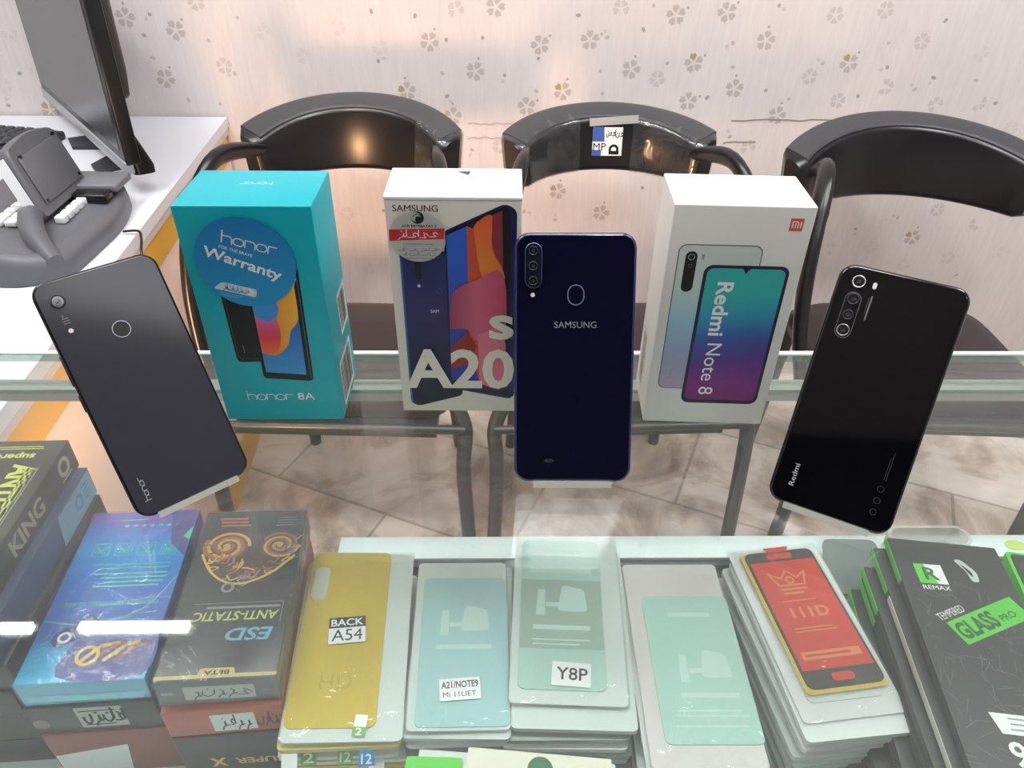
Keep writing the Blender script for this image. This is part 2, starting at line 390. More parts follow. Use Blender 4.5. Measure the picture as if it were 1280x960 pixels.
def floor_mat():
    m = P('marble_tile', (196, 182, 170), .35); nt = m.node_tree; b = nt.nodes['Principled BSDF']
    tc = nt.nodes.new('ShaderNodeTexCoord'); mp = nt.nodes.new('ShaderNodeMapping'); mp.inputs['Rotation'].default_value = (0, 0, R(24)); mp.inputs['Location'].default_value = (.13, .21, 0)
    nt.links.new(tc.outputs['Object'], mp.inputs[0])
    br = nt.nodes.new('ShaderNodeTexBrick'); br.offset = .5; br.inputs['Scale'].default_value = 1; br.inputs['Mortar Size'].default_value = .004
    br.inputs['Brick Width'].default_value = .62; br.inputs['Row Height'].default_value = .31
    br.inputs['Color1'].default_value = (1, 1, 1, 1); br.inputs['Color2'].default_value = (.80, .77, .75, 1); br.inputs['Mortar'].default_value = (.55, .53, .52, 1)
    nt.links.new(mp.outputs[0], br.inputs['Vector'])
    n = nt.nodes.new('ShaderNodeTexNoise'); n.inputs['Scale'].default_value = 4.2; n.inputs['Detail'].default_value = 9; n.inputs['Roughness'].default_value = .62; n.inputs['Distortion'].default_value = .7
    nt.links.new(tc.outputs['Object'], n.inputs['Vector'])
    cr = nt.nodes.new('ShaderNodeValToRGB'); e = cr.color_ramp.elements
    e[0].position = .32; e[0].color = lin((140, 118, 104)); e[1].position = .7; e[1].color = lin((246, 234, 226))
    k = e.new(.47); k.color = lin((202, 182, 166)); k = e.new(.54); k.color = lin((230, 215, 204))
    nt.links.new(n.outputs['Fac'], cr.inputs[0])
    mx = nt.nodes.new('ShaderNodeMix'); mx.data_type = 'RGBA'; mx.blend_type = 'MULTIPLY'; mx.inputs[0].default_value = 1
    nt.links.new(cr.outputs[0], mx.inputs[6]); nt.links.new(br.outputs['Color'], mx.inputs[7]); nt.links.new(mx.outputs[2], b.inputs['Base Color'])
    return m
struct(MB().box(-2.72, 2.72, -2.52, WY + .12, -.1, 0, floor_mat()).build('floor'))

# ------------------------------------------------------------------ ceiling lights
PAN = P('panel_diffuser', (252, 252, 255), .5, emit=PANEL_EMIT); PAN2 = P('panel_diffuser_front', (252, 252, 255), .5, emit=PANEL_FRONT); TUB = P('tube_diffuser', (255, 253, 250), .5, emit=TUBE_EMIT)
def ceiling_light(x, y, lx, ly, m, label, group=None):
    t = thing('ceiling_light', label, 'light', T(x, y, 2.75), group)
    MB().box(-lx / 2 - .02, lx / 2 + .02, -ly / 2 - .02, ly / 2 + .02, -.03, 0, WHITEM).build('housing', t)
    MB().box(-lx / 2, lx / 2, -ly / 2, ly / 2, -.042, -.0305, m, r=.005).build('diffuser', t)
for x in (-1.25, .05, 1.35):
    for y in (-.75, .72):
        ceiling_light(x, y, 1.0, .34, PAN2 if y < 0 else PAN, 'white ceiling light panel above the counter side', 'ceiling panels')
ceiling_light(-1.20, 1.526, .36, .035, TUB, 'short bright ceiling tube, the inner one, mirrored as the long streak in the counter glass')
ceiling_light(-1.74, 1.524, .42, .035, TUB, 'short bright ceiling tube, the outer one, mirrored at the left end of the counter glass')

# ------------------------------------------------------------------ desk on the left
PEACH = P('peach_panel', (240, 214, 196), .6, noise=.03, nscale=8); YEL = P('yellow_edge', (226, 172, 30), .45); PALE = P('pale_edge', (214, 206, 200), .5)
def desk():
    t = thing('desk', 'white topped desk with yellow edge and peach side panel against the wallpaper', 'desk', T(-.65, 1.2, 0))
    M = T(.65, -1.2, 0)
    top = [(-1.95, .60), (-.580, .60), (-.6445, 1.815), (-1.95, 1.815)]
    MB().prism(top, .728, .75, WHITE, M).build('desktop', t)
    MB().prism([(-1.95, .601), (-.583, .601), (-.6475, 1.815), (-1.95, 1.815)], .712, .7278, PALE, M).build('edge_band', t)
    def side(x0, x1, z0, z1, m, name):
        MB().prism([(x0, .62), (x1, .62), (x1 - .0625, 1.80), (x0 - .0625, 1.80)], z0, z1, m, M).build(name, t)
    side(-.625, -.588, .655, .7118, YEL, 'apron'); side(-.625, -.590, .10, .6548, PEACH, 'side_panel'); side(-.628, -.586, .0, .0998, YEL, 'plinth')
    MB().box(-1.95, -1.91, .62, 1.80, 0, .7118, PEACH, M).box(-1.9, -.70, 1.76, 1.79, .2, .7118, PEACH, M).build('back_panel', t)
desk()

SCR = P('screen_dark', (74, 76, 80), .25, spec=.4); BEZ = P('bezel_black', (22, 23, 26), .3); HOUS = P('housing_dark', (58, 52, 52), .5); FOOT = P('foot_dark', (52, 54, 60), .35); SIL = P('silver_trim', (176, 180, 184), .35, metal=.3)
def television():
    # local: x along the screen (far end to near end), y = up, z = out of the screen
    ux = Vector((.622, -.783, 0)).normalized(); n = Vector((-.783, -.622, 0)).normalized(); up = Vector((0, 0, 1))
    tilt = R(2); v = (up * math.cos(tilt) - n * math.sin(tilt)).normalized()
    o = Vector((-1.045, 1.795, .815)); Mx = fr(o, ux, v); L, H = .615, .37
    t = thing('television', 'black flat television on two dark feet standing on the white desk', 'television', T(-.85, 1.56, .75))
    B = t.matrix_world.inverted() @ Mx
    bz = MB().box(0, L, 0, H, -.026, 0, BEZ, B, r=.003).build('bezel', t)
    MB().box(.014, L - .022, .022, H - .014, -.001, .0012, SCR, B).build('screen', bz)
    MB().box(0.002, L - .002, -.016, .006, -.012, .003, SIL, B, r=.002).build('lower_trim', bz)
    h = MB(); h.stack([[(x, y, z) for x, y in rrect(.03 + i, .10 + i, L - .025 - i, H - .02 - i, .02)] for i, z in ((0, -.0295), (.004, -.042), (.03, -.052))][::-1], HOUS, B); h.build('rear_housing', t)
    for poly, a in ((((-.818, 1.481), (-.801, 1.556), (-.742, 1.483), (-.787, 1.438)), .50), (((-.936, 1.639), (-.884, 1.666), (-.826, 1.585), (-.902, 1.584)), .36), (((-1.010, 1.805), (-.985, 1.810), (-.926, 1.744), (-.948, 1.749)), .09)):
        f = MB(); f.prism([(x + .85, y - 1.56) for x, y in poly][::-1], .0002, .007, FOOT)
        c = Vector((poly[1][0] + poly[2][0], poly[1][1] + poly[2][1], 0)) / 2 + Vector((.85, -1.56, .016)); tp = B @ Vector((a, .002, -.018))
        f.tube([c, c * .5 + tp * .5 + Vector((0, 0, .004)), tp], .009, FOOT, n=10); f.build('foot', t)
    r = MB(); r.stack([[(x, z, y) for x, y in rrect(L - .05 - k, -.05 - k, L - .008, -.012, .01)][::-1] for z, k in ((-.022, .0), (-.008, .0), (.03, -.014), (.07, -.03))], BEZ, B); r.build('rear_foot', t)
television()

DG = P('device_grey', (96, 97, 102), .42, spec=.5); DG2 = P('device_light_grey', (112, 114, 118), .45); KEYW = P('key_white', (225, 227, 228), .5)
def terminal():
    t = thing('card_terminal', 'grey desk terminal with raised tilted display and white keys', 'terminal', T(-.76, 1.16, .75))
    D = T(.76, -1.16, 0)
    out = rpoly([(-.885, 1.0), (-.70, .985), (-.645, 1.02), (-.636, 1.20), (-.662, 1.30), (-.72, 1.345), (-.885, 1.34)], [.03, .05, .05, .05, .04, .05, .03], 5)
    cx, cy = -.76, 1.16
    def lp(k, z, f=None): return [(cx + (x - cx) * k, cy + (y - cy) * k, (z if f is None else f(cx + (x - cx) * k, cy + (y - cy) * k))) for x, y in out]
    slope = lambda x, y: .030 + max(0, min(1, (-.64 - x) / .09)) * .016
    MB().stack([lp(.985, .0), lp(1, .004), lp(1, .020), lp(.985, .0, slope), lp(.9, .0, lambda x, y: slope(x, y) + .004)], DG, D).build('body', t)
    # raised cradle ridge between keys and front
    MB().tube(crom([(-.735, 1.135, .045), (-.73, 1.105, .062), (-.705, 1.06, .052), (-.66, 1.015, .030)], 6), [.012 + .006 * math.sin(i / 18 * 3.1) for i in range(19)], DG, D, 12).build('ridge', t)
    k = MB()
    for i in range(7):
        for j in range(3): k.box(-.795 + j * .022, -.777 + j * .022, 1.10 + i * .021, 1.117 + i * .021, .046, .055, KEYW, D, r=.002)
    for i in range(4):
        for j in range(5): k.box(-.89 + j * .019, -.875 + j * .019, 1.055 + i * .018, 1.069 + i * .018, .040, .055, KEYW, D, r=.002)
    k.build('keypad', t); k = MB()
    for i in range(6): k.box(-.708, -.692, 1.125 + i * .019, 1.140 + i * .019, .040, .052, KEYW, D, r=.002)
    k.build('key_strip', t)
    # display, raised on its lower edge; its back faces the counter
    b0 = Vector((-.716, 1.122, .055)); ux = Vector((0, 1, 0)); v = Vector((-.42, .16, .90)).normalized(); n = ux.cross(v)
    Mh = fr(b0, ux, (v - ux * v.dot(ux))); W, H = .150, .108
    Hd = D @ Mh @ Matrix(((1, .25, 0, 0), (0, 1, 0, 0), (0, 0, 1, 0), (0, 0, 0, 1)))
    outl = rpoly([(-.003, -.004), (W, -.004), (W - .004, H - .01), (W * .5, H + .006), (.004, H - .004)], [.008, .01, .014, .05, .01], 4)
    d = MB().stack([[(x, y, z) for x, y in [((p[0] - W / 2) * kk + W / 2, (p[1] - H / 2) * kk + H / 2) for p in outl]] for kk, z in ((.94, -.026), (1, -.022), (1, -.004), (.96, 0))], DG, Hd)
    d.box(.016, W - .014, .012, H - .022, .0002, .004, DG, Hd, r=.0015)
    for x, y in ((.022, H - .022), (W - .02, H - .02), (.02, .016), (W - .018, .018)): d.disc(x, y, .0028, .0003, .0052, BLACKP, Hd, 10)
    dd = d.build('display', t)
    MB().box(.004, W - .006, .002, H - .012, -.0285, -.0258, KEYW, Hd).box(-.0055, -.0028, .0, H - .012, -.024, -.006, KEYW, Hd).build('display_front', dd)
    MB().box(-.735, -.652, 1.235, 1.30, .048, .062, DG2, D, r=.004).box(-.725, -.66, 1.205, 1.236, .040, .056, BLACKP, D, r=.004).build('handset_rest', t)
def cord():
    t = MB().tube(crom([(-.630, 1.172, .006), (-.605, 1.172, .007), (-.592, 1.150, .004), (-.583, 1.12, -.004), (-.580, 1.10, -.03)], 6), .0022, BLACKP, T(0, 0, .75), 8).build('power_cord')
    tag(t, 'thin black cord curling from the desk terminal over the yellow desk edge', 'cord')
terminal(); cord()

KB1 = P('keyboard_base', (44, 46, 50), .5); KB2 = P('keyboard_key', (64, 66, 71), .5)
def keyboard():
    t = thing('keyboard', 'dark grey computer keyboard at the left end of the white desk', 'keyboard', T(-1.07, 1.45, .7502) @ RZ(-12))
    MB().box(-.08, .08, -.225, .225, 0, .018, KB1, r=.005).build('base', t)
    k = MB()
    for i in range(21):
        for j in range(6):
            if i in (15,) or (i == 4 and j > 3): continue
            k.box(-.070 + j * .0235, -.050 + j * .0235, -.215 + i * .0205, -.198 + i * .0205, .0175, .0245, KB2, r=.0025, seg=1)
    k.build('keys', t)
keyboard()

# ------------------------------------------------------------------ chairs
LEA = P('seat_leather', (44, 33, 33), .42, spec=.5, bump=.1, bscale=300); BK = P('black_vinyl', (26, 25, 27), .28, spec=.55); BKT = P('vinyl_rim', (62, 63, 66), .45); LEG = P('leg_grey', (54, 53, 52), .35, metal=.2)
WRAP = glassy('shrink_film', (.96, .96, .97), haze=.025, f0=.06, rough=.1, crinkle=.3)
def chair(name, label, cx, cy, rz, hw, awl, awr, sag=.1, ztop=.86, zend=.842, zb=.745, wrap=()):
    t = thing(name, label, 'chair', T(cx, cy, 0) @ RZ(rz), 'black tub chairs along the wall')
    Rr = (hw * hw + sag * sag) / (2 * sag); th = math.asin(hw / Rr); y0 = .18 - Rr * math.cos(th); tk = .060
    def pt(phi, rad, z): return (rad * math.sin(phi), y0 + rad * math.cos(phi), z)
    def section(phi, grow=0.):
        e = abs(phi) / th; zt = ztop - (ztop - zend) * e * e + grow; zl = zb - grow
        k = 1 if e < .93 else max(.55, math.sqrt(max(0, 1 - ((e - .93) / .085) ** 2)))
        mid = (zt + zl) / 2; hz = (zt - zl) / 2 * (.8 + .2 * k); ht = tk / 2 * k + grow
        rc = min(.014, ht * .8); out = []
        for dr, dz in [(x, z) for x, z in rrect(-ht, -hz, ht, hz, rc, 4)]:
            lean = .10 * (mid + dz - zl); drop = .016 * (ht - dr) / (2 * ht) * max(0, dz / hz)
            out.append(pt(phi, Rr + tk / 2 + dr + lean, mid + dz - drop))
        return out
    N = 36; ph = [-th + 2 * th * i / N for i in range(N + 1)]
    bko = MB().stack([section(p) for p in ph], BK).build('backrest', t)
    # grey rim along the top of the backrest
    rim = []
    for p in ph[1:-1]:
        e = abs(p) / th; zt = ztop - (ztop - zend) * e * e; ln = .10 * (zt - zb)
        rim.append([pt(p, Rr + lo + ln, zt + dz - .016 * (tk - lo) / tk) for lo, dz in ((.003, -.004), (.005, .0006), (.011, .0022), (tk - .012, .0022), (tk - .005, .0006), (tk - .003, -.004))])
    MB().stack([r for r in rim], BKT).build('top_rim', bko)
    for a0, a1 in wrap:
        M0 = MB(); L = [section(a0 * th + (a1 - a0) * th * i / 10, .0016 + .0006 * math.sin(i * 2.3)) for i in range(11)]
        M0.stack(L, WRAP); M0.build('plastic_wrap', bko)
    for s in (-1, 1):
        aw = awr if s > 0 else awl
        path = crom([(s * hw, .185, min(.805, zend - .03)), (s * max(hw + .024, aw - .045), .05, min(.825, ztop - .02)), (s * max(hw + .02, aw - .010), -.03, min(.745, ztop - .09)), (s * aw, -.075, .65), (s * (aw - .004), -.105, .55), (s * (aw - .02), -.135, .455)], 7)
        MB().tube(path, [.011 + .013 * math.sin(math.pi * min(1, i / (len(path) * .75))) if i < len(path) * .375 else .024 - .006 * (i / len(path)) for i in range(len(path))], BK, n=14, flat=.62, up=(s * .9, .0, .35)).build('armrest', t)
        MB().tube(crom([(s * (aw - .02), -.135, .465), (s * .242, -.170, .40), (s * .240, -.20, .30), (s * .252, -.20, 0)], 6), .0145, LEG, n=12).build('leg', t)
        MB().tube([(s * .17, .19, .42), (s * .19, .23, 0)], .0145, LEG, n=12).build('leg', t)
    seat = rpoly([(-.215, -.16), (.215, -.16), (.20, .18), (-.20, .18)], [.06, .06, .09, .09], 7)
    def sc(k, z): return [(x * k, .01 + (y - .01) * k, z) for x, y in seat]
    MB().stack([sc(.95, .40), sc(.99, .405), sc(1, .42), sc(1, .44), sc(.985, .455), sc(.94, .462), sc(.8, .467), sc(.4, .469)], LEA).build('seat', t)
    MB().tube([(-.245, -.19, .405), (.245, -.19, .405)], .009, LEG, n=10).box(-.19, .19, -.19, .17, .385, .402, LEG).build('seat_frame', t)
    return t, pt, Rr, th, bko, zb
chair('tub_chair', 'black tub chair behind the turquoise box, brown glow on its glossy back', -.300, 1.27, -2, .168, .255, .218, ztop=.864, zend=.826, zb=.722, wrap=((.62, .985),))
c2, pt2, R2, th2, c2b, zb2 = chair('tub_chair', 'black tub chair behind the dark blue phone, taped back with a printed sticker', .230, 1.27, 2, .163, .222, .245, ztop=.848, zend=.822, zb=.722, wrap=((-.985, -.25), (.28, .99)))
def chair_sticker():
    phi = .035; Rr = R2; M = fr(pt2(phi, Rr + .10 * (.785 - zb2) - .0048, .785), (math.cos(phi), -math.sin(phi), 0), (0, .10, 1))
    b = MB(); w2, h2 = .062, .058
    b.box(-w2 / 2, w2 / 2, -h2 / 2, h2 / 2, -.0008, 0, WPR, M)
    BL = P('sticker_blue', (66, 96, 170), .4)
    b.flat([(-w2 / 2, 0), (-.006, 0), (-.008, h2 / 2), (-w2 / 2, h2 / 2)], BL, M, LAY); b.flat([(-w2 / 2, -h2 / 2), (-.012, -h2 / 2), (-.012, -h2 / 2 + .012), (-w2 / 2, -h2 / 2 + .012)], BL, M, LAY)
    b.text('MP', BLK, -w2 / 2 + .002, -.018, .015, .026, M, 2 * LAY, .004)
    scrib(b, M, -.003, .008, .028, .014, BLK, 51, 2 * LAY, .0016)
    b.ring(.014, -.016, .0055, .0105, 2 * LAY, BLK, M); b.flat([(.004, -.026), (.025, -.026), (.025, -.019), (.004, -.019)], BLK, M, 3 * LAY)
    b.build('sticker', c2b)
    M2 = fr(pt2(.09, Rr + .10 * (.828 - zb2) - .0085, .828), (math.cos(.09), -math.sin(.09), 0), (0, .10, 1)) @ RZ(5)
    MB().box(-.05, .05, -.008, .008, -.0006, 0, FILM2, M2).build('clear_tape', c2b)
chair_sticker()
chair('tub_chair', 'smooth matt black tub chair at the right, no tape on its back', .845, 1.27, -3, .222, .278, .29, sag=.115, ztop=.828, zend=.782, zb=.662)

# ------------------------------------------------------------------ glass showcase
CASEP = P('case_panel', (214, 216, 214), .5); RUB = P('rubber_seal', (58, 60, 60), .6); RAIL = P('rail_pale', (192, 192, 182), .4); RAILD = P('rail_grey', (132, 140, 130), .4)
def showcase():
    t = thing('glass_showcase', 'glass topped shop counter with a white shelf inside', 'counter', T(0, .27, 0))
    D = T(0, -.27, 0); X0, X1 = -.85, 1.25
    g = MB(); g.box(X0, X1, .0, .522, .942, .95, GLASS, D)
    # ground green rim round the plate
    g.box(X0, X1, .522, .5222, .942, .95, EDGE, D)
    g.build('glass_top', t)
    MB().box(X0, X1, .519, .5235, .9505, .9522, P('edge_trim', (232, 226, 222), .3), D).build('edge_trim', t)
    MB().box(X0, X1, .510, .522, .909, .9185, RAIL, D).box(X0, X1, .508, .523, .9187, .9225, RAILD, D).build('rear_rail', t)
    for x in (X0 + .006, X1 - .006):
        MB().box(x - .006, x + .006, .0, .52, .62, .9415, GLASS, D).build('side_pane', t)
        MB().box(x - .012, x + .012, .495, .521, .62, .9015, RAIL, D).build('post', t)
    MB().box(X0, X1, .0, .007, .62, .9415, GLASS, D).build('front_pane', t)
    MB().box(X0, X1, .008, .50, .672, .69, SHELFW, D).build('shelf', t)
    MB().box(-.15, X1 - .02, .4635, .490, .735, .760, SHELFW, D).box(-.15, X1 - .02, .464, .489, .6902, .735, SHELFW, D).build('rear_ledge', t)
    MB().box(-.15, X1 - .02, .4565, .4632, .735, .757, RUB, D).build('seal', t)
    MB().box(X0, X1, .0, .50, .08, .6718, CASEP, D).build('cabinet', t)
    MB().box(X0 + .03, X1 - .03, .02, .48, .0, .0798, P('plinth_dark', (70, 66, 64), .6), D).build('plinth', t)
showcase()

# ------------------------------------------------------------------ phones on the counter
def honor_logo(mb, M, x, y, wd, m, z=LAY, rot=0., k=.13):
    L = wd / 5.6; xh = .78 * L; r = .22 * L; s = k * L; A = M @ T(x, y, 0) @ RZ(rot)
    def put(i, pts): mb.stroke([(i * 1.15 * L + a, b) for a, b in pts], s, m, A, z)
    put(0, [(0, 1.3 * L), (0, 0)]); put(0, [(0, xh), (L - r, xh), (L, xh - r), (L, 0)])
    for i in (1, 3): put(i, [(r, 0), (L - r, 0), (L, r), (L, xh - r), (L - r, xh), (r, xh), (0, xh - r), (0, r), (r, 0)])
    put(2, [(0, 0), (0, xh)]); put(2, [(0, xh), (L - r, xh), (L, xh - r), (L, 0)])
    put(4, [(0, 0), (0, xh)]); put(4, [(0, xh), (L * .8, xh)])
ACR = glassy('acrylic_holder', (.9, .92, .9), haze=.38, hazecol=(222, 224, 214), f0=.05, rough=.15)
def holder(M, label):
    o = M.translation; t = thing('phone_holder', label, 'phone holder', T(o.x, o.y, .95), 'small clear phone holders')
    B = t.matrix_world.inverted() @ M
    MB().box(-.026, .026, -.0026, -.0004, -.003, .0036, ACR, B).box(-.026, .026, -.0004, .0014, .0012, .0036, ACR, B).build('lip', t)
    MB().box(-.02, .02, .014, .088, -.0112, -.0092, ACR, B).build('back_plate', t)
    a = B @ Vector((0, .084, -.0115)); d = B.to_3x3() @ Vector((1, 0, 0)); d.z = 0; d.normalize(); bk = Vector((-d.y, d.x, 0)); c = Vector((a.x, a.y, 0)) + bk * .028
    p = MB(); q = d * .016; tv = Vector((0, .0, 0)) + bk * .0018
    p.stack([[tuple(a - q), tuple(a + q), tuple(a + q + tv), tuple(a - q + tv)], [tuple(c - q), tuple(c + q), tuple(c + q + tv), tuple(c - q + tv)]], ACR, smooth=False); p.build('prop', t)

def camera_part(parent, x, y, r, z=.0002, h=.0012, rim=None):
    mb = MB(); m = rim or CHROME
    mb.stack([[(x + rr * math.cos(2 * math.pi * i / 28), y + rr * math.sin(2 * math.pi * i / 28), zz) for i in range(28)] for rr, zz in ((r, 0), (r, z + h * .8), (r * .94, z + h), (r * .80, z + h), (r * .74, z + h * .55))], m, I4, False, True, True, None, LENS)
    o = mb.build('camera', parent)
    l = MB(); l.disc(x, y, r * .36, z + h * .55, z + h * .6, LENS2, I4, 18); l.disc(x - r * .1, y + r * .12, r * .14, z + h * .6, z + h * .64, LENS, I4, 12); l.build('lens', o)
DIM = P('dim_print', (112, 112, 116), .4); DIM2 = P('faint_print', (44, 44, 48), .4); WARMW = P('flash_lens', (226, 218, 190), .3)
DKRIM = P('dark_rim', (66, 66, 70), .25, metal=.6); GRYRIM = P('grey_rim', (150, 152, 156), .25, metal=.9)

def honor_phone():
    M = fr((-.1947, .3509, .9554), (.7785, .6274, .015), (-.3618, .4292, .8276))
    bk = P('phone_back_black', (54, 55, 62), .12, spec=.35, noise=.06, nscale=25); fm = P('phone_frame_black', (24, 24, 27), .18)
    t = thing('smartphone', 'black smartphone with one camera and round sensor, leaning beside the turquoise box', 'smartphone', M, 'phones stood up on the counter')
    b = MB(); b.slab(.0735, .1563, .008, .0095, fm, edge=.0016, mtop=bk)
    L = fr((-.0262, .0105, 0), (0, 1, 0), (-1, 0, 0)); honor_logo(b, L, 0, -.0005, .0160, P('silver_lettering', (170, 172, 176), .35, metal=.4), LAY, 0, .16)
    b.build('body', t)
    camera_part(t, -.0250, .1427, .0042, rim=DKRIM)
    f = MB(); f.disc(-.0254, .1239, .0014, 0, .0004, WARMW, n=14); f.build('flash', t)
    s = MB(); s.text('AI', DIM, -.0270, .1345, .0016, .003, rot=-90); s.bars(-.0275, -.0235, (.1285, .1300, .1315), .0006, DIM); s.build('lettering', t)
    p = MB(); p.ring(.0006, .1155, .0049, .0054, .0002, GRYRIM); p.disc(.0006, .1155, .0049, 0, .00015, P('sensor_black', (16, 16, 18), .3), n=28); p.build('fingerprint_sensor', t)
    k = MB()
    for y0, y1 in ((.092, .112), (.075, .086)): k.box(-.0374, -.0364, y0, y1, -.0055, -.0030, fm, r=.0004)
    k.build('side_button', t)
    holder(M, 'clear phone holder under the black phone beside the turquoise box')
honor_phone()

def samsung_phone():
    M = fr((.0491, .3618, .9554), (.9995, -.0262, .0168), (-.0037, .4348, .9005))
    bk = P('phone_back_navy', (9, 9, 34), .10, spec=.6); fm = P('phone_frame_navy', (26, 32, 84), .16, coat=.5)
    t = thing('smartphone', 'dark blue smartphone with three cameras in a pill, upright in the middle', 'smartphone', M, 'phones stood up on the counter')
    b = MB(); b.slab(.0775, .1633, .008, .0098, fm, edge=.0018, mtop=bk)
    b.text('SAMSUNG', P('silver_grey_lettering', (128, 130, 140), .35), -.0130, .1033, .0042, .0270, bold=.004)
    b.flat(circ(-.0155, .0150, .0035, .0013), DIM2, I4, LAY)
    b.build('body', t)
    c = MB(); pl = rrect(-.0316, .1290, -.0214, .1568, .0051, 8)
    c.prism(pl, 0, .0009, P('camera_plate', (22, 24, 40), .15), smooth=True)
    cx, cy = -.0265, .1429
    c.stack([[(cx + (x - cx) * k, cy + (y - cy) * (1 + (k - 1) * .37), z) for x, y in pl] for k, z in ((1.06, 0), (1.06, .001), (1.0, .0011))], P('camera_trim', (120, 130, 170), .25, metal=.8), I4, False, False)
    c.build('camera_plate', t)
    for y in (.1522, .1427, .1333):
        camera_part(t, -.0267, y, .0030, .0009, .0006, DKRIM)
    f = MB(); f.disc(-.0269, .1244, .0014, 0, .0004, WARMW, n=14); f.build('flash', t)
    s = MB()
    for k0, k1 in ((1.0, 1.14),):
        A = rrect(-.0049, .1178, .0059, .1310, .0054, 8); n = len(A); cx, cy = .0005, .1244
        vs = [(x, y, .0002) for x, y in A] + [(cx + (x - cx) * .88, cy + (y - cy) * .9, .0002) for x, y in A]
        s.add(vs, [(i, (i + 1) % n, n + (i + 1) % n, n + i) for i in range(n)], P('sensor_rim', (150, 160, 200), .3, metal=.6))
    s.build('fingerprint_sensor', t)
    holder(M, 'clear phone holder under the dark blue phone in the middle')
samsung_phone()

def redmi_phone():
    M = fr((.2077, .3298, .9553), (.8788, -.477, -.0133), (.2703, .4746, .8377))
    bk = P('phone_back_jet', (7, 7, 9), .05, spec=.55); fm = P('phone_frame_jet', (14, 14, 16), .1, coat=.5)
    t = thing('smartphone', 'glossy jet black smartphone with four cameras in a column, leaning at the right', 'smartphone', M, 'phones stood up on the counter')
    b = MB(); b.slab(.0753, .1583, .0083, .0095, fm, edge=.0018, mtop=bk)
    L = fr((-.0236, .0125, 0), (0, 1, 0), (-1, 0, 0)); b.text('Redmi', P('pale_lettering', (160, 160, 162), .35), 0, 0, .0032, .0148, L, bold=.012)
    L2 = fr((-.0146, .1258, 0), (0, 1, 0), (-1, 0, 0)); b.bars(0, .0155, (0,), .0008, DIM, L2, jit=0); b.bars(.003, .0155, (.0014,), .0006, DIM2, L2)
    L3 = fr((.0262, .0335, 0), (0, 1, 0), (-1, 0, 0)); b.bars(0, .019, (0, .0012), .0005, DIM2, L3)
    for i in range(3): b.ring(.0248, .0130 + .0075 * i, .0016, .0021, LAY, DIM2)
    b.build('body', t)
    pl = MB(); pl.prism(rrect(-.0296, .1118, -.0204, .1532, .0045, 8), 0, .0006, P('camera_island', (15, 15, 18), .08), smooth=True)
    A = rrect(-.0298, .1116, -.0202, .1412, .0047, 8); n = len(A); cx, cy = -.025, .1264
    pl.add([(x, y, .00065) for x, y in A] + [(cx + (x - cx) * .93, cy + (y - cy) * .975, .00065) for x, y in A], [(i, (i + 1) % n, n + (i + 1) % n, n + i) for i in range(n)], GRYRIM)
    pl.build('camera_plate', t)
    for y, r, rim in ((.1479, .0041, CHROME), (.1368, .0037, DKRIM), (.1266, .0033, DKRIM), (.1166, .0040, GRYRIM)):
        camera_part(t, -.0250, y, r, .0006, .0010, rim)
    f = MB(); f.prism(rrect(-.0167, .1455, -.0143, .1497, .0012), 0, .0004, P('flash_white', (216, 218, 218), .25)); f.build('flash', t)
    holder(M, 'clear phone holder under the jet black phone at the right')
redmi_phone()

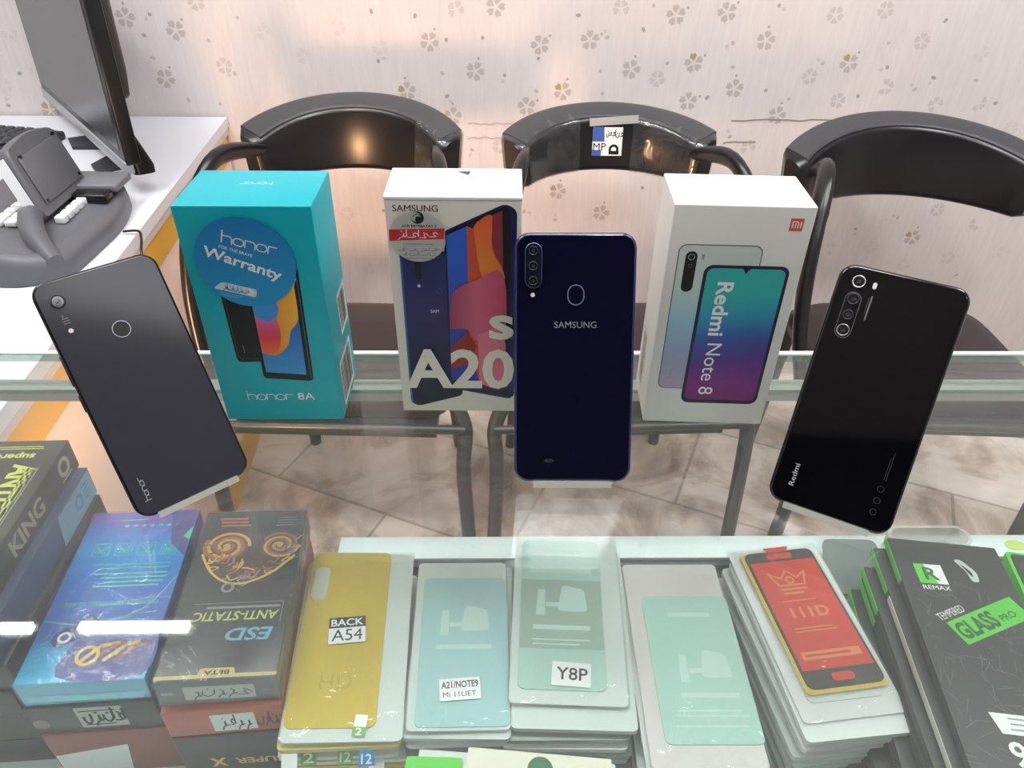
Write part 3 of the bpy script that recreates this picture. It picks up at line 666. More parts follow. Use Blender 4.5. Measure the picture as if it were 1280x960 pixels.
# ------------------------------------------------------------------ phone boxes on the counter
def mm(pts): return [(a / 1000, b / 1000) for a, b in pts]
def honor_box():
    w_, d_, h_ = .0859, .0598, .168
    t = thing('phone_box', 'turquoise phone box with round blue warranty sticker', 'box', T(-.2008, .4348, .9502), 'phone boxes on the counter')
    TE = P('turquoise_card', (2, 172, 186), .42)
    F = fr((0, 0, 0), (1, 0, 0), (0, 0, 1)); TP = fr((0, 0, h_), (1, 0, 0), (0, 1, 0)); RT = fr((w_, 0, 0), (0, 1, 0), (0, 0, 1))
    b = MB(); b.box(0, w_, 0, d_, 0, h_, TE, r=.0007)
    # printed phones
    b.flat(rpoly(mm([(17.4, 118), (17.6, 51.8), (36.5, 52.6), (36.5, 118)]), [.001, .004, .001, .001]), P('print_black', (26, 26, 28), .4), F, LAY)
    b.stroke(mm([(19.4, 110), (19.2, 57), (21, 54.6), (34.5, 54.8)]), .0004, P('print_rim', (78, 84, 88), .4), F, 2 * LAY, False)
    b.text('honor', GREYPR, .0245, .060, .001, .0065, F, 2 * LAY, rot=90)
    b.flat(rpoly(mm([(35.6, 121), (33.4, 38.2), (68.6, 35.6), (71.2, 125)]), [.001, .003, .004, .001]), P('print_black2', (18, 18, 22), .35), F, 2 * LAY)
    b.stroke(mm([(69.4, 120), (67.0, 38.5)]), .0007, P('print_rim2', (86, 92, 104), .35), F, 3 * LAY)
    scr = ramp_mat('print_sky_blue', [(0, (64, 150, 210)), (.5, (44, 110, 190)), (1, (70, 140, 214))], 'Z', .042, .118)
    b.flat(mm([(36.9, 117), (36.1, 43.6), (64.2, 41.4), (67.2, 120)]), scr, F, 4 * LAY)
    org = ramp_mat('print_orange', [(0, (232, 70, 50)), (.45, (238, 150, 40)), (1, (246, 186, 60))], 'X', .036, .066)
    b.flat([(p.x, p.y) for p in crom([(*q, 0) for q in mm([(36.4, 62), (45, 58), (55, 66), (59, 78), (65.6, 88), (66.8, 112), (67, 119), (36.9, 116)])], 4)], org, F, 5 * LAY)
    red = ramp_mat('print_red', [(0, (240, 120, 60)), (.4, (226, 60, 74)), (1, (206, 120, 190))], 'Z', .058, .096)
    b.flat([(p.x, p.y) for p in crom([(*q, 0) for q in mm([(36.4, 60), (44, 58.6), (50, 66), (52, 80), (49, 90), (36.8, 93)])], 4)], red, F, 6 * LAY)
    b.flat([(p.x, p.y) for p in crom([(*q, 0) for q in mm([(36.9, 90), (46, 86), (53, 92), (52, 101), (37, 99)])], 4)], P('print_sky', (60, 150, 220), .4), F, 7 * LAY)
    b.text('8A', WPR, .0548, .0187, .0062, .0122, F, LAY, .005); honor_logo(b, F, .0188, .0187, .0335, WPR, LAY, 0, .13)
    A = TP @ T(.0535, .0385, 0) @ RZ(180); honor_logo(b, A, 0, 0, .0215, WPR, LAY, 0, .13)
    for y0, z0, y1, z1 in ((.010, .005, .050, .043), (.030, .055, .056, .088)):
        b.flat([(y0, z0), (y1, z0), (y1, z1), (y0, z1)], WPR, RT, LAY); x = y0 + .002; rnd = random.Random(5)
        while x < y1 - .003:
            s = rnd.uniform(.0005, .0016); b.flat([(x, z0 + .004), (x + s, z0 + .004), (x + s, z1 - .003), (x, z1 - .003)], BLK, RT, 2 * LAY); x += s + rnd.uniform(.0006, .0016)
    b.build('carton', t)
    s = MB(); bl = ramp_mat('sticker_blue_fade', [(0, (18, 150, 206)), (1, (14, 122, 190))], 'Z', .098, .162, rough=.3)  # blue gradient printed on the sticker
    G = F @ T(0, 0, .0012)
    s.prism(circ(.039, .1298, .0318, n=48), 0, .0002, bl, G, mtop=bl)
    honor_logo(s, G, .0268, .1448, .0350, WPR, .0003, -15.5, .13)
    s.text('FOR THE BRAVE', WPR, .0243, .1408, .0022, .0208, G, .0003, .01, -19)
    s.text('Warranty', WPR, .0118, .1335, .0098, .0500, G, .0003, .022, -21.5)
    PZ = G @ T(.0145, .1118, 0) @ RZ(-15)
    s.flat(rpoly([(0, 0), (.0275, 0), (.0275, .0062), (.005, .0062)], .002), P('pill_silver', (196, 220, 232), .35), PZ, .0003); scrib(s, PZ, .006, .001, .014, .004, P('pill_grey', (96, 140, 170), .4), 4, .0004, .0005)
    s.flat(circ(.0235, .0032, .0024), WPR, PZ, .0004); s.bars(.004, .020, (-.002, -.0035), .0005, P('pill_line', (90, 190, 226), .4), PZ, .0003)
    s.build('warranty_sticker', t)
honor_box()

def samsung_box():
    w_, d_, h_, lid = .0866, .0486, .1706, .003
    t = thing('phone_box', 'white phone box with huge pale lettering over its picture and a grey shop seal', 'box', T(-.0718, .4451, .9502) @ RZ(-.54), 'phone boxes on the counter')
    CW = P('white_card_warm', (222, 216, 204), .5); CW2 = P('white_card', (236, 238, 238), .5)
    F = fr((0, 0, 0), (1, 0, 0), (0, 0, 1)); TP = fr((0, 0, h_), (1, 0, 0), (0, 1, 0))
    b = MB(); b.box(0, w_, 0, d_, 0, h_ - .0025, CW, r=.0008)
    z = LAY
    navy = P('print_navy', (24, 26, 84), .35); navyd = ramp_mat('print_navy_fade', [(0, (6, 8, 24)), (.35, (22, 20, 66)), (.7, (46, 38, 98)), (1, (30, 34, 100))], 'Z', .005, .13)
    b.flat(rpoly(mm([(6.9, 134), (6.2, 8.5), (11.6, 4.9), (45.4, 15.2), (39, 133)]), [.001, .003, .003, .004, .001]), navyd, F, z)
    b.stroke(mm([(7.6, 128), (7.0, 9)]), .0012, P('print_blue_rim', (60, 96, 170), .3), F, 2 * z)
    b.flat(rrect(.0165, .112, .0205, .134, .002), BLK, F, 2 * z); b.flat(circ(.0183, .1075, .0011), WARMW, F, 2 * z); b.ring(.0318, .1035, .0016, .002, 2 * z, P('print_line_navy', (84, 84, 140), .4), F)
    b.text('SAM', WPR, .0250, .0865, .0026, .0058, F, 3 * z, .008)
    # slanted front phone
    b.flat(rpoly(mm([(36.6, 147.4), (76.2, 166.6), (83.6, 162.2), (83.2, 15.2), (79.6, 12.4), (36.0, 22.0)]), [.003, .004, .004, .003, .003, .003]), navy, F, 3 * z)
    b.flat(rpoly(mm([(37.2, 146.2), (76.0, 165.0), (79.6, 161.4), (79.6, 15.0), (36.6, 23.6)]), [.003, .004, .003, .002, .002]), P('print_bezel', (14, 14, 22), .3), F, 4 * z)
    sc = mm([(38.2, 144.6), (52.0, 151.2), (55.4, 149.4), (58.6, 154.4), (74.2, 161.6), (75.2, 24.0), (37.6, 30.0)])
    b.flat(sc, ramp_mat('print_blue_screen', [(0, (40, 60, 160)), (1, (36, 96, 206))], 'Z', .06, .15), F, 5 * z)
    b.flat(mm([(51.6, 150.9), (55.4, 149.4), (58.6, 154.4), (74.2, 161.6), (75.2, 24), (58, 27), (51.4, 60)]), P('print_orange_red', (206, 74, 40), .4), F, 6 * z)
    b.flat([(p.x, p.y) for p in crom([(*q, 0) for q in mm([(55.6, 150), (58.6, 154.4), (67.8, 158.4), (67.4, 136), (74.6, 120), (74.8, 112), (62, 113), (58, 128)])], 4)], ramp_mat('print_amber', [(0, (236, 140, 40)), (1, (228, 92, 46))], 'Z', .112, .158), F, 7 * z)
    b.flat(mm([(67.9, 158.6), (74.2, 161.6), (74.8, 122), (69.6, 131), (67.6, 140)]), P('print_crimson', (140, 42, 58), .4), F, 8 * z)
    b.flat([(p.x, p.y) for p in crom([(*q, 0) for q in mm([(37.9, 74), (39.6, 99), (45, 107), (56, 112), (75, 117.4), (75.2, 60), (57, 64), (50, 74)])], 4)], ramp_mat('print_pink', [(0, (150, 50, 84)), (.5, (206, 92, 120)), (1, (206, 70, 110))], 'X', .038, .076), F, 9 * z)
    b.flat([(p.x, p.y) for p in crom([(*q, 0) for q in mm([(57.2, 66), (60, 71), (75.2, 71), (75.2, 24.4), (58, 27)])], 4)], P('print_rose', (214, 112, 134), .4), F, 10 * z)
    b.flat(mm([(37.7, 58), (50, 72), (56, 60), (52, 44), (37.6, 40)]), P('print_dark_red', (150, 34, 34), .4), F, 10 * z)
    b.text('SAMSUNG', BLK, .0050, .1606, .0043, .0286, F, z, .006)
    b.text('A20', CW, .0040, .0222, .0352, .0790, F, 12 * z, .028); b.text('s', CW, .0652, .0655, .0202, .0172, F, 12 * z, .028)
    b.build('carton', t)
    l = MB(); l.box(-.0004, w_ + .0004, -.0004, d_ + .0004, h_ - .0024, h_, CW2, r=.0006)
    l.flat(mm([(43, 42.5), (53, 43), (51.6, 36)]), P('print_dark_corner', (66, 62, 58), .5), TP, LAY); l.stroke(mm([(0, 31), (49, 28)]), .0004, GREYPR, TP, LAY, False); l.stroke(mm([(3, 17), (60, 14)]), .0003, GREYPR, TP, LAY, False)
    l.build('lid', t)
    s = MB(); G = F @ T(0, 0, .0018); SG = P('seal_grey', (186, 184, 178), .4)
    s.prism([(min(x, .0375), y) for x, y in circ(.0200, .1440, .0182, .0176, n=44)], 0, .0002, SG, G)
    q = .0003
    s.disc(.0205, .1573, .0042, 0, q, BLK, G, 24); s.flat(circ(.0196, .1578, .0032), SG, G, q + .0001); s.flat(circ(.0212, .1562, .0022), BLK, G, q + .0002); s.stroke(mm([(17.5, 158), (20.5, 160.2), (23, 158.6)]), .0005, BLK, G, q + .0002)
    s.text('ACR ERTEBATAT 2', BLK, .0100, .1507, .0018, .0224, G, q, .03)
    s.flat(mm([(2.0, 149.2), (37.2, 150.2), (37.0, 142.8), (1.6, 141.2)]), P('seal_red', (196, 38, 40), .4), G, q); scrib(s, G, .007, .1425, .026, .006, WPR, 11, q + .0001, .0006)
    s.bars(.009, .032, (.1385,), .0011, GREYPR, G, q); scrib(s, G, .007, .1338, .026, .003, DIM, 12, q, .0004); scrib(s, G, .009, .1305, .022, .003, DIM, 13, q, .0004); s.bars(.010, .030, (.1285,), .0009, GREYPR, G, q)
    s.build('shop_seal', t)
samsung_box()

def redmi_box():
    w_, d_, h_ = .0876, .0519, .1714
    t = thing('phone_box', 'plain white phone box with purple and teal phone picture and small orange logo', 'box', T(.1079, .4329, .9502) @ RZ(-2.82), 'phone boxes on the counter')
    CW = P('white_card_cool', (226, 224, 219), .42)
    F = fr((0, 0, 0), (1, 0, 0), (0, 0, 1)); LF = fr((0, d_, 0), (0, -1, 0), (0, 0, 1))
    b = MB(); b.box(0, w_, 0, d_, 0, h_, CW, r=.0008); z = LAY
    b.prism(mm([(72.8, 155.6), (72.8, 163.9), (81, 163.9), (81, 155.6)]), 0, z, P('logo_orange', (222, 92, 48), .4), F)
    for pts in ([(74.4, 157.8), (74.4, 161.8), (77.0, 161.8), (77.9, 160.9), (77.9, 157.8)], [(76.2, 160.2), (76.2, 157.8)], [(79.5, 161.8), (79.5, 157.8)]): b.stroke(mm(pts), .0008, WPR, F, 2 * z, True)
    out = rrect(.0068, .0312, .0602, .1450, .0055, 7)
    b.flat(out, P('print_grey_rim', (84, 84, 88), .35), F, z)
    b.flat(rrect(.0074, .0318, .0596, .1444, .005, 7), ramp_mat('print_aurora_back', [(0, (178, 160, 180)), (.28, (150, 164, 196)), (.5, (150, 194, 214)), (.75, (196, 214, 208)), (1, (208, 212, 206))], 'Z', .031, .145), F, 2 * z)
    b.flat(rrect(.0118, .1108, .0194, .1402, .0038, 8), BLK, F, 3 * z); b.ring(.0156, .1362, .0017, .0023, 4 * z, GREYPR, F); b.ring(.0156, .1300, .0010, .0013, 4 * z, DIM, F)
    b.flat(rrect(.0222, .1345, .0238, .1385, .0006), GREYPR, F, 3 * z)
    b.text('Redmi', GREYPR, .0155, .040, .0018, .008, F, 3 * z, rot=90)
    b.flat(rrect(.0250, .0190, .0800, .1310, .006, 8), P('print_phone_frame', (34, 30, 54), .35), F, 4 * z)
    b.flat(rrect(.0272, .0222, .0778, .1288, .0045, 8), ramp_mat('print_nebula', [(0, (104, 30, 92)), (.3, (126, 38, 124)), (.52, (78, 52, 140)), (.68, (46, 96, 168)), (.85, (40, 150, 186)), (1, (44, 176, 172))], 'Z', .018, .126, wob=.03), F, 5 * z)
    b.flat([(p.x, p.y) for p in crom([(*q, 0) for q in mm([(47, 129.2), (50.5, 128.2), (52.2, 125.2), (54, 128.2), (57.5, 129.2)])], 4)], P('print_notch', (30, 28, 40), .35), F, 6 * z)
    A = F @ T(.0345, .1188, 0) @ RZ(-90)
    b.text('Redmi', WPR, 0, .0008, .0108, .0415, A, 6 * z, .022); b.text('Note 8', WPR, .0478, .0020, .0102, .0440, A, 6 * z, .0)
    b.flat([(.010, .012), (.024, .012), (.024, .056), (.010, .056)], P('barcode_white', (206, 200, 192), .5), LF, z)
    rnd = random.Random(8); y = .014
    while y < .054:
        s = rnd.uniform(.0006, .0022); b.flat([(.011, y), (.022, y), (.022, y + s), (.011, y + s)], P('barcode_grey', (120, 108, 104), .5), LF, 2 * z); y += s + rnd.uniform(.0008, .002)
    b.build('carton', t)
redmi_box()

# ------------------------------------------------------------------ screen protectors and boxes on the shelf
SHZ = .6903
def pose(x, y, z, rx=0, ry=0, rz=0): return T(x, y, z) @ RZ(rz) @ RY(ry) @ RX(rx)
MINT = P('mint_glass', (182, 218, 206), .22); MINTB = P('mint_blue_glass', (174, 212, 212), .22); MINTG = P('mint_grey_band', (164, 188, 172), .25); MINTL = P('mint_light_print', (200, 228, 218), .3)
CARDW = P('sleeve_card', (214, 222, 216), .45); CARDP = P('sleeve_card_pinkish', (222, 214, 212), .45); PAPER = P('sticker_paper', (240, 240, 240), .5); INK = P('ink_dark', (40, 44, 52), .6)
def hand_print(b, m, x, y, s, z):
    """the pale picture printed on the film: a hand pinching a bent sheet over a bar"""
    b.flat([(x - .5 * s, y - .3 * s), (x - .32 * s, y - .3 * s), (x - .32 * s, y + .3 * s), (x - .46 * s, y + .3 * s)], m, I4, z)
    b.flat([(x - .3 * s, y - .1 * s), (x, y - .1 * s), (x, y), (x - .3 * s, y)], m, I4, z + LAY / 4)
    b.flat(rpoly([(x - .08 * s, y - .2 * s), (x + .52 * s, y - .2 * s), (x + .46 * s, y + .32 * s), (x + .02 * s, y + .42 * s)], .1 * s), m, I4, z + LAY / 2)
    b.flat([(x - .55 * s, y - .62 * s), (x + .55 * s, y - .62 * s), (x + .55 * s, y - .52 * s), (x - .55 * s, y - .52 * s)], m, I4, z)
def pack(name, label, W, H, gl, gm, M, group=None, card=CARDW, printed=None, sticker=None, film=FILM, base_r=.004):
    """flat pack: stiff card, glass sheet on it, clear sleeve round both; local z = 0 underneath, .0030 on top"""
    t = thing(name, label, 'screen protector', M, group)
    MB().prism(rrect(-W / 2 + .001, -H / 2 + .001, W / 2 - .001, H / 2 - .001, base_r), .0002, .0010, card).build('backing_card', t)
    gw, gh, gx, gy, gr = gl
    g = MB(); g.prism(rrect(gx - gw / 2, gy - gh / 2, gx + gw / 2, gy + gh / 2, gr), .00115, .0019, gm)
    if printed: printed(g, gx, gy, gw, gh, .0019 + LAY)
    gs = g.build('glass_sheet', t)
    MB().prism(rrect(-W / 2, -H / 2, W / 2, H / 2, .002), .0, .0030, film).build('clear_sleeve', t)
    if sticker:
        s = MB(); sticker(s); s.build('sticker', gs)
    return t
CASEL = [P('case_pale', (206, 216, 210), .35), P('case_white', (222, 226, 222), .4), P('case_grey_green', (150, 166, 156), .35)]
INS = [P('insert_dark', (62, 78, 72), .4), P('insert_mint', (160, 196, 184), .35), P('insert_brown', (104, 86, 80), .5), P('insert_white', (226, 226, 222), .5)]
def under(label, group, cx, cy, W, H, ztop, n, yaw, seed, mats=CASEL, ins=INS, jx=.004, jy=.004, tilt=(0, 0), shift=(0, 0)):
    """the packs under a top sheet: plain cased protectors, each a thing (case + the insert showing at its edge)"""
    r = random.Random(seed); pitch = (ztop - SHZ) / n; out = []
    protos = {}
    for i in range(n):
        k = (r.randrange(len(mats)), r.randrange(len(ins)))
        f = (i + 1) / n
        M = pose(cx + r.uniform(-jx, jx) + shift[0] * (1 - f), cy + r.uniform(-jy, jy) + shift[1] * (1 - f), SHZ + pitch * i, tilt[0] * i / n, tilt[1] * i / n, yaw + r.uniform(-2.2, 2.2))
        if k in protos: out.append(dup(protos[k], M)); continue
        t = thing('screen_protector_pack', label, 'screen protector', M, group); q = pitch * .94
        MB().prism(rrect(-W / 2, -H / 2, W / 2, H / 2, .004, 3), q * .38, q * .97, mats[k[0]]).build('case', t)
        MB().prism(rrect(-W / 2 + .002, -H / 2 + .0015, W / 2 - .002, H / 2 - .002, .003, 3), 0, q * .38, ins[k[1]]).build('insert', t)
        protos[k] = t; out.append(t)
    return out

# pile with the mint sheet marked Y8P
def y8p_print(g, x, y, w, h, z):
    g.flat([(x - w / 2 + .0006, y - h * .26), (x + w / 2 - .0006, y - h * .26), (x + w / 2 - .0006, y + h * .20), (x - w / 2 + .0006, y + h * .20)], MINTG, I4, z)
    hand_print(g, MINTL, x, y + .006, .042, z + LAY); g.bars(x - .026, x + .026, (y + .036,), .005, MINTL, z=z + LAY, jit=0)
    g.bars(x - .024, x + .024, (y - .030, y - .034, y + .055), .0014, MINTL, z=z + LAY)
def y8p_sticker(s):
    A = T(.0025, -.0560, .0031) @ RZ(-3); s.prism(rrect(-.0150, -.0100, .0150, .0100, .001), 0, .0002, PAPER, A); s.text('Y8P', INK, -.0115, -.0050, .0105, .0240, A, .0003, .012)
pack('screen_protector', 'pale mint screen glass with grey printed band and small white sticker near its front end', .0912, .1611, (.0683, .1440, -.0045, .0035, .006), MINT, pose(.0563, .3835, .7848, 1.5, -.7, -3.2), printed=y8p_print, sticker=y8p_sticker)
under('pale cased screen protector in the pile under the mint glass with grey band', 'packs under the mint glass with grey band', .0545, .3665, .093, .165, .782, 11, -2, 21, tilt=(1.2, -.7), shift=(.004, 0), jx=.005)

# pile with the blue-green sheet marked NOTE9
def n9_print(g, x, y, w, h, z):
    hand_print(g, MINTL, x, y + .022, .040, z)
def n9_sticker(s):
    A = T(.0005, -.0455, .0031) @ RZ(4); s.prism(rrect(-.0155, -.0090, .0155, .0090, .0008), 0, .0002, PAPER, A)
    s.text('A21/NOTE9', INK, -.0140, .0008, .0058, .0280, A, .0003, .02); s.text('Mi 11LIET', INK, -.0130, -.0062, .0040, .0250, A, .0003, .002)
pack('screen_protector', 'blue green screen glass with two-line white sticker, topmost beside the yellow film', .0787, .1560, (.0704, .1345, .0028, -.0075, .005), MINTB, pose(-.0306, .3649, .7780, .3, 1.1, 1.1), printed=n9_print, sticker=n9_sticker)
under('pale cased screen protector in the pile under the blue green glass', 'packs under the blue green glass', -.030, .3635, .080, .158, .7755, 11, 1, 22, jx=.004)

# pile with the yellow back film
YF = P('yellow_film', (214, 184, 54), .2); YF2 = P('yellow_film_print', (196, 168, 52), .25); LG = P('label_green', (112, 176, 70), .45); LBU = P('label_blue', (42, 138, 196), .45)
def yf_print(g, x, y, w, h, z):
    g.text('HD', YF2, x - .012, y - .050, .012, .024, z=z); g.flat(rrect(x - w / 2 + .003, y + .030, x - w / 2 + .0155, y + .064, .005), P('film_cutout', (206, 204, 186), .4), I4, z)
def yf_sticker(s):
    A = T(-.0060, .0060, .0031) @ RZ(5); s.prism(rrect(-.0145, -.0120, .0145, .0120, .0006), 0, .0002, PAPER, A)
    s.flat([(-.0145, .0022), (.0145, .0022), (.0145, .0120), (-.0145, .0120)], INK, A, .0003); s.text('BACK', WPR, -.0128, .0038, .0066, .0256, A, .0004, .02); s.text('A54', INK, -.0120, -.0098, .0105, .0240, A, .0003)
def yf_tab(s):
    Bm = T(.0125, -.0735, .0031) @ RZ(-5); s.prism(rrect(-.0045, -.0080, .0045, .0080, .0006), 0, .0002, PAPER, Bm); s.flat([(-.0045, -.0080), (.0045, -.0080), (.0045, -.0012), (-.0045, -.0012)], LG, Bm, .0003); s.text('2', WPR, -.0024, -.0074, .0054, .0046, Bm, .0004, .02)
_yf = pack('back_film', 'yellow back film with black and white BACK sticker in a clear sleeve', .0886, .1711, (.0666, .1602, -.0095, .0055, .006), YF, pose(-.1158, .3634, .7815, 1.2, 3.2, 2.3), printed=yf_print, sticker=yf_sticker)
_s2 = MB(); yf_tab(_s2); _s2.build('size_tab', _yf)
ybox = under('clear sleeved yellow film in the pile under the yellow BACK film', 'films under the yellow BACK film', -.117, .3640, .088, .168, .7785, 11, 2, 23, mats=[P('sleeve_milky', (214, 216, 206), .4), P('case_yellowish', (206, 190, 110), .4)], ins=[P('film_yellow_edge', (202, 176, 70), .4), P('insert_white', (226, 226, 222), .5)], tilt=(1.2, 2.5), shift=(0, -.002))
for i, x, col, txt in ((10, -.034, PAPER, ''), (9, -.020, LG, '2'), (9, .006, LG, '12'), (10, .020, LBU, '12'), (8, .028, PAPER, '')):
    # little printed tabs stuck to the front edges of three of the films
    o = ybox[i]; A = fr((x, -.0905, .0042), (1, 0, 0), (0, .8, .6)); s = MB(); s.box(-.0055, .0055, -.005, .005, 0, .0003, col, A)
    if txt: s.text(txt, WPR, -.004, -.0036, .0066, .0075, A, .0004, .015)
    s.build('tab', o)
    o['label'] = {10: 'yellow film with blue tab, next below the yellow BACK film', 9: 'yellow film with two green tabs in the pile under the yellow BACK film', 8: 'milky sleeved film with one white tab, below the green tabbed film'}[i]

# pile with the plain mint sheet
def pm_print(g, x, y, w, h, z):
    hand_print(g, MINTL, x + .004, y - .004, .040, z); g.bars(x - .026, x + .030, (y - .040, y - .044, y - .052), .0016, MINTL, z=z); g.bars(x - .016, x + .018, (y + .044,), .004, MINTL, z=z, jit=0)
pack('screen_protector', 'plain pale mint screen glass without a sticker, topmost of its pile', .0842, .1839, (.0716, .1294, .0068, -.0090, .005), MINT, pose(.1495, .3476, .7800, -.6, -.9, -1.0), printed=pm_print, card=CARDP)
under('pale cased screen protector in the pile under the plain mint sheet', 'packs under the plain mint sheet', .149, .346, .086, .184, .7775, 11, -1, 24, shift=(-.006, -.006))

# pile with the red screen film
RED = P('red_film', (222, 62, 40), .25); REDP = P('red_film_print', (238, 138, 84), .35); REDD = P('film_border_dark', (52, 44, 46), .3)
def red_print(g, x, y, w, h, z):
    g.flat([(x - w / 2 + .002, y - h / 2 + .015), (x + w / 2 - .002, y - h / 2 + .015), (x + w / 2 - .002, y + h / 2 - .011), (x - w / 2 + .002, y + h / 2 - .011)], RED, I4, z)
    g.flat(rrect(x - .009, y - h / 2 + .0045, x + .009, y - h / 2 + .0115, .0034), RED, I4, z); g.flat(rrect(x - .011, y + h / 2 - .0085, x + .011, y + h / 2 - .0025, .001), RED, I4, z)
    g.flat(rpoly([(x - .009, y + h / 2 - .001), (x + .009, y + h / 2 - .001), (x + .012, y + h / 2 + .004), (x - .012, y + h / 2 + .004)], .002), RED, I4, z)
    c = (x - .002, y + .034)
    g.stroke([(c[0] - .011, c[1] - .006), (c[0] - .016, c[1] + .007), (c[0] - .007, c[1] + .001), (c[0], c[1] + .009), (c[0] + .007, c[1] + .001), (c[0] + .016, c[1] + .007), (c[0] + .011, c[1] - .006), (c[0] - .011, c[1] - .006)], .0016, REDP, I4, z + LAY)
    g.stroke([(c[0] - .011, c[1] - .010), (c[0] + .011, c[1] - .010)], .0018, REDP, I4, z + LAY); g.ring(c[0], c[1] - .001, .002, .004, z + LAY, REDP)
    g.text('111D', REDP, x - .015, y - .004, .010, .032, z=z + LAY, bold=.03); g.bars(x - .020, x + .018, (y - .014, y - .017, y + .012), .001, REDP, z=z + LAY)
    g.flat([(x - .024, y - .041), (x + .024, y - .041), (x + .024, y - .034), (x - .024, y - .034)], REDP, I4, z + LAY); g.bars(x - .022, x + .022, (y - .0385,), .002, RED, z=z + 2 * LAY)
    g.bars(x - .014, x + .010, (y + .019,), .002, REDP, z=z + LAY)
pack('screen_protector', 'red screen film with dark border and orange crown print, topmost of its pile', .0665, .1345, (.0616, .1289, .0014, .0016, .006), REDD, pose(.2513, .3732, .7945, .5, -.3, 7.1), printed=red_print, card=P('yellow_liner', (226, 196, 70), .4))
pack('screen_protector', 'white sleeved pack lying directly under the red screen film', .082, .160, (.060, .13, 0, 0, .005), CASEL[1], pose(.2505, .3665, .7912, .5, 0, 6.2), card=WHITEM)
under('pale cased screen protector in the pile under the red screen film', 'packs under the red screen film', .2490, .359, .084, .164, .7908, 12, 6.5, 25, shift=(-.008, -.012))

# dark retail packs fanned at the right
DKC = P('pack_charcoal', (62, 64, 64), .38, bump=.05, bscale=900); GRN = P('pack_green', (92, 206, 62), .45); SCRA = P('scuff_pale', (128, 130, 128), .5)
def dark_pack(M, label, group=None, top=False, stripe=None):
    W, H, t_ = .088, .200, .0075; t = thing('screen_protector_pack', label, 'screen protector', M, group)
    b = MB(); b.prism(rpoly([(-W / 2, -H / 2), (W / 2, -H / 2), (W / 2, H / 2), (-W / 2, H / 2)], .0015, 2), .0, t_, DKC)
    if top:
        z = t_ + LAY; rnd = random.Random(2)
        for i in range(110):
            x, y = rnd.uniform(-.04, .036), rnd.uniform(-.095, .06); a = rnd.uniform(0, 6.3); l = rnd.uniform(.004, .016)
            b.stroke([(x, y), (x + l * math.cos(a), y + l * math.sin(a))], .00025, SCRA, I4, z, False)
        A = T(-.0190, .0640, z) @ RZ(2)
        b.flat([(-.011, -.010), (.011, -.010), (.011, .010), (-.011, .010)], PAPER, A, 0); b.flat([(-.011, -.010), (.003, -.010), (-.003, .010), (-.011, .010)], GRN, A, LAY); b.text('R', P('pack_dark_green', (40, 96, 40), .5), -.0055, -.0065, .013, .0115, A, 2 * LAY, .02)
        b.text('REMAX', WPR, -.0105, -.0160, .0042, .0215, A, LAY, .012)
        b.flat(rpoly([(.004, .082), (.010, .083), (.019, .070), (.018, .060), (.012, .060), (.011, .070)], .003), P('hang_hole', (196, 200, 196), .5), I4, z); b.flat(rpoly([(.008, .079), (.015, .070), (.0145, .064), (.0115, .070)], .002), BLK, I4, z + LAY)
        G = T(-.012, -.002, z) @ RZ(29); b.flat([(0, 0), (.066, 0), (.066, .021), (.0, .021)], GRN, G, 0); b.text('GLASS', P('pack_dark_green', (40, 96, 40), .5), .002, .003, .0150, .037, G, LAY, .04); b.text('PRO', P('pack_dark_green', (40, 96, 40), .5), .042, .005, .006, .015, G, LAY, .02)
        b.text('TEMPERED', WPR, -.002, .0235, .0062, .025, G, 0, .008)
        b.prism([(-.018, -.071), (.016, -.071), (.012, -.056), (-.022, -.056)], 0, .0002, PAPER, T(.004, 0, t_)); b.bars(-.012, .010, (-.060, -.064, -.068), .0012, GREYPR, T(.004, 0, t_), .0003)
        b.text('9', WPR, -.014, -.094, .018, .011, I4, z, .02); b.text('H', WPR, .003, -.092, .009, .008, I4, z, .02)
        b.flat([(-.028, -.099), (.04, -.099), (.04, -.0955), (.0, -.0955)], GRN, I4, z)
    b.build('card', t)
    e = MB(); e.box(-W / 2 - .0006, -W / 2 + .004, H / 2 - .045, H / 2 + .0004, .0006, t_ - .0006, GRN); e.build('green_corner', t)
    if stripe: MB().box(-W / 2 - .0007, -W / 2 + .003, -H / 2 + .002, H / 2 - .05, .001, t_ - .001, stripe).build('side_sheet', t)
    return t
dark_pack(pose(.3627, .3284, .8125, 0, 0, -8), 'charcoal screen protector pack with green GLASS band, topmost at the right', top=True)
dark_pack(pose(.3540, .3255, .8035, 0, 0, -7), 'charcoal pack with a white side sheet just under the green GLASS band pack', stripe=P('sheet_cream', (214, 210, 198), .5))
_p = dark_pack(pose(.3440, .3130, .7945, 0, 0, -6.5), 'charcoal screen protector pack with green corner in the fanned pile at the right', 'charcoal packs in the fanned pile')
for i in range(1, 11):
    dup(_p, pose(.3440 - .0062 * min(i, 6) + (.004 if i % 2 else 0), .3130 - .006 * i * .8, .7945 - .0093 * i, 0, 0, -6.5 - (i % 3) * .8))
# neighbouring green-edged packs at the frame's right end
_g = thing('screen_protector_pack', 'green edged screen protector pack at the far right of the shelf', 'screen protector', pose(.470, .345, SHZ, 0, 0, -14), 'green edged packs at the far right')
MB().prism(rrect(-.044, -.085, .044, .085, .003, 2), 0, .0078, GRN).build('card', _g); MB().prism(rrect(-.041, -.082, .041, .082, .003, 2), .0079, .0086, DKC).build('insert', _g)
for i in range(1, 12): dup(_g, pose(.470 + (i % 3) * .003, .345 + .003 * (i % 2), SHZ + .0088 * i, 0, 0, -14 + (i % 4)))

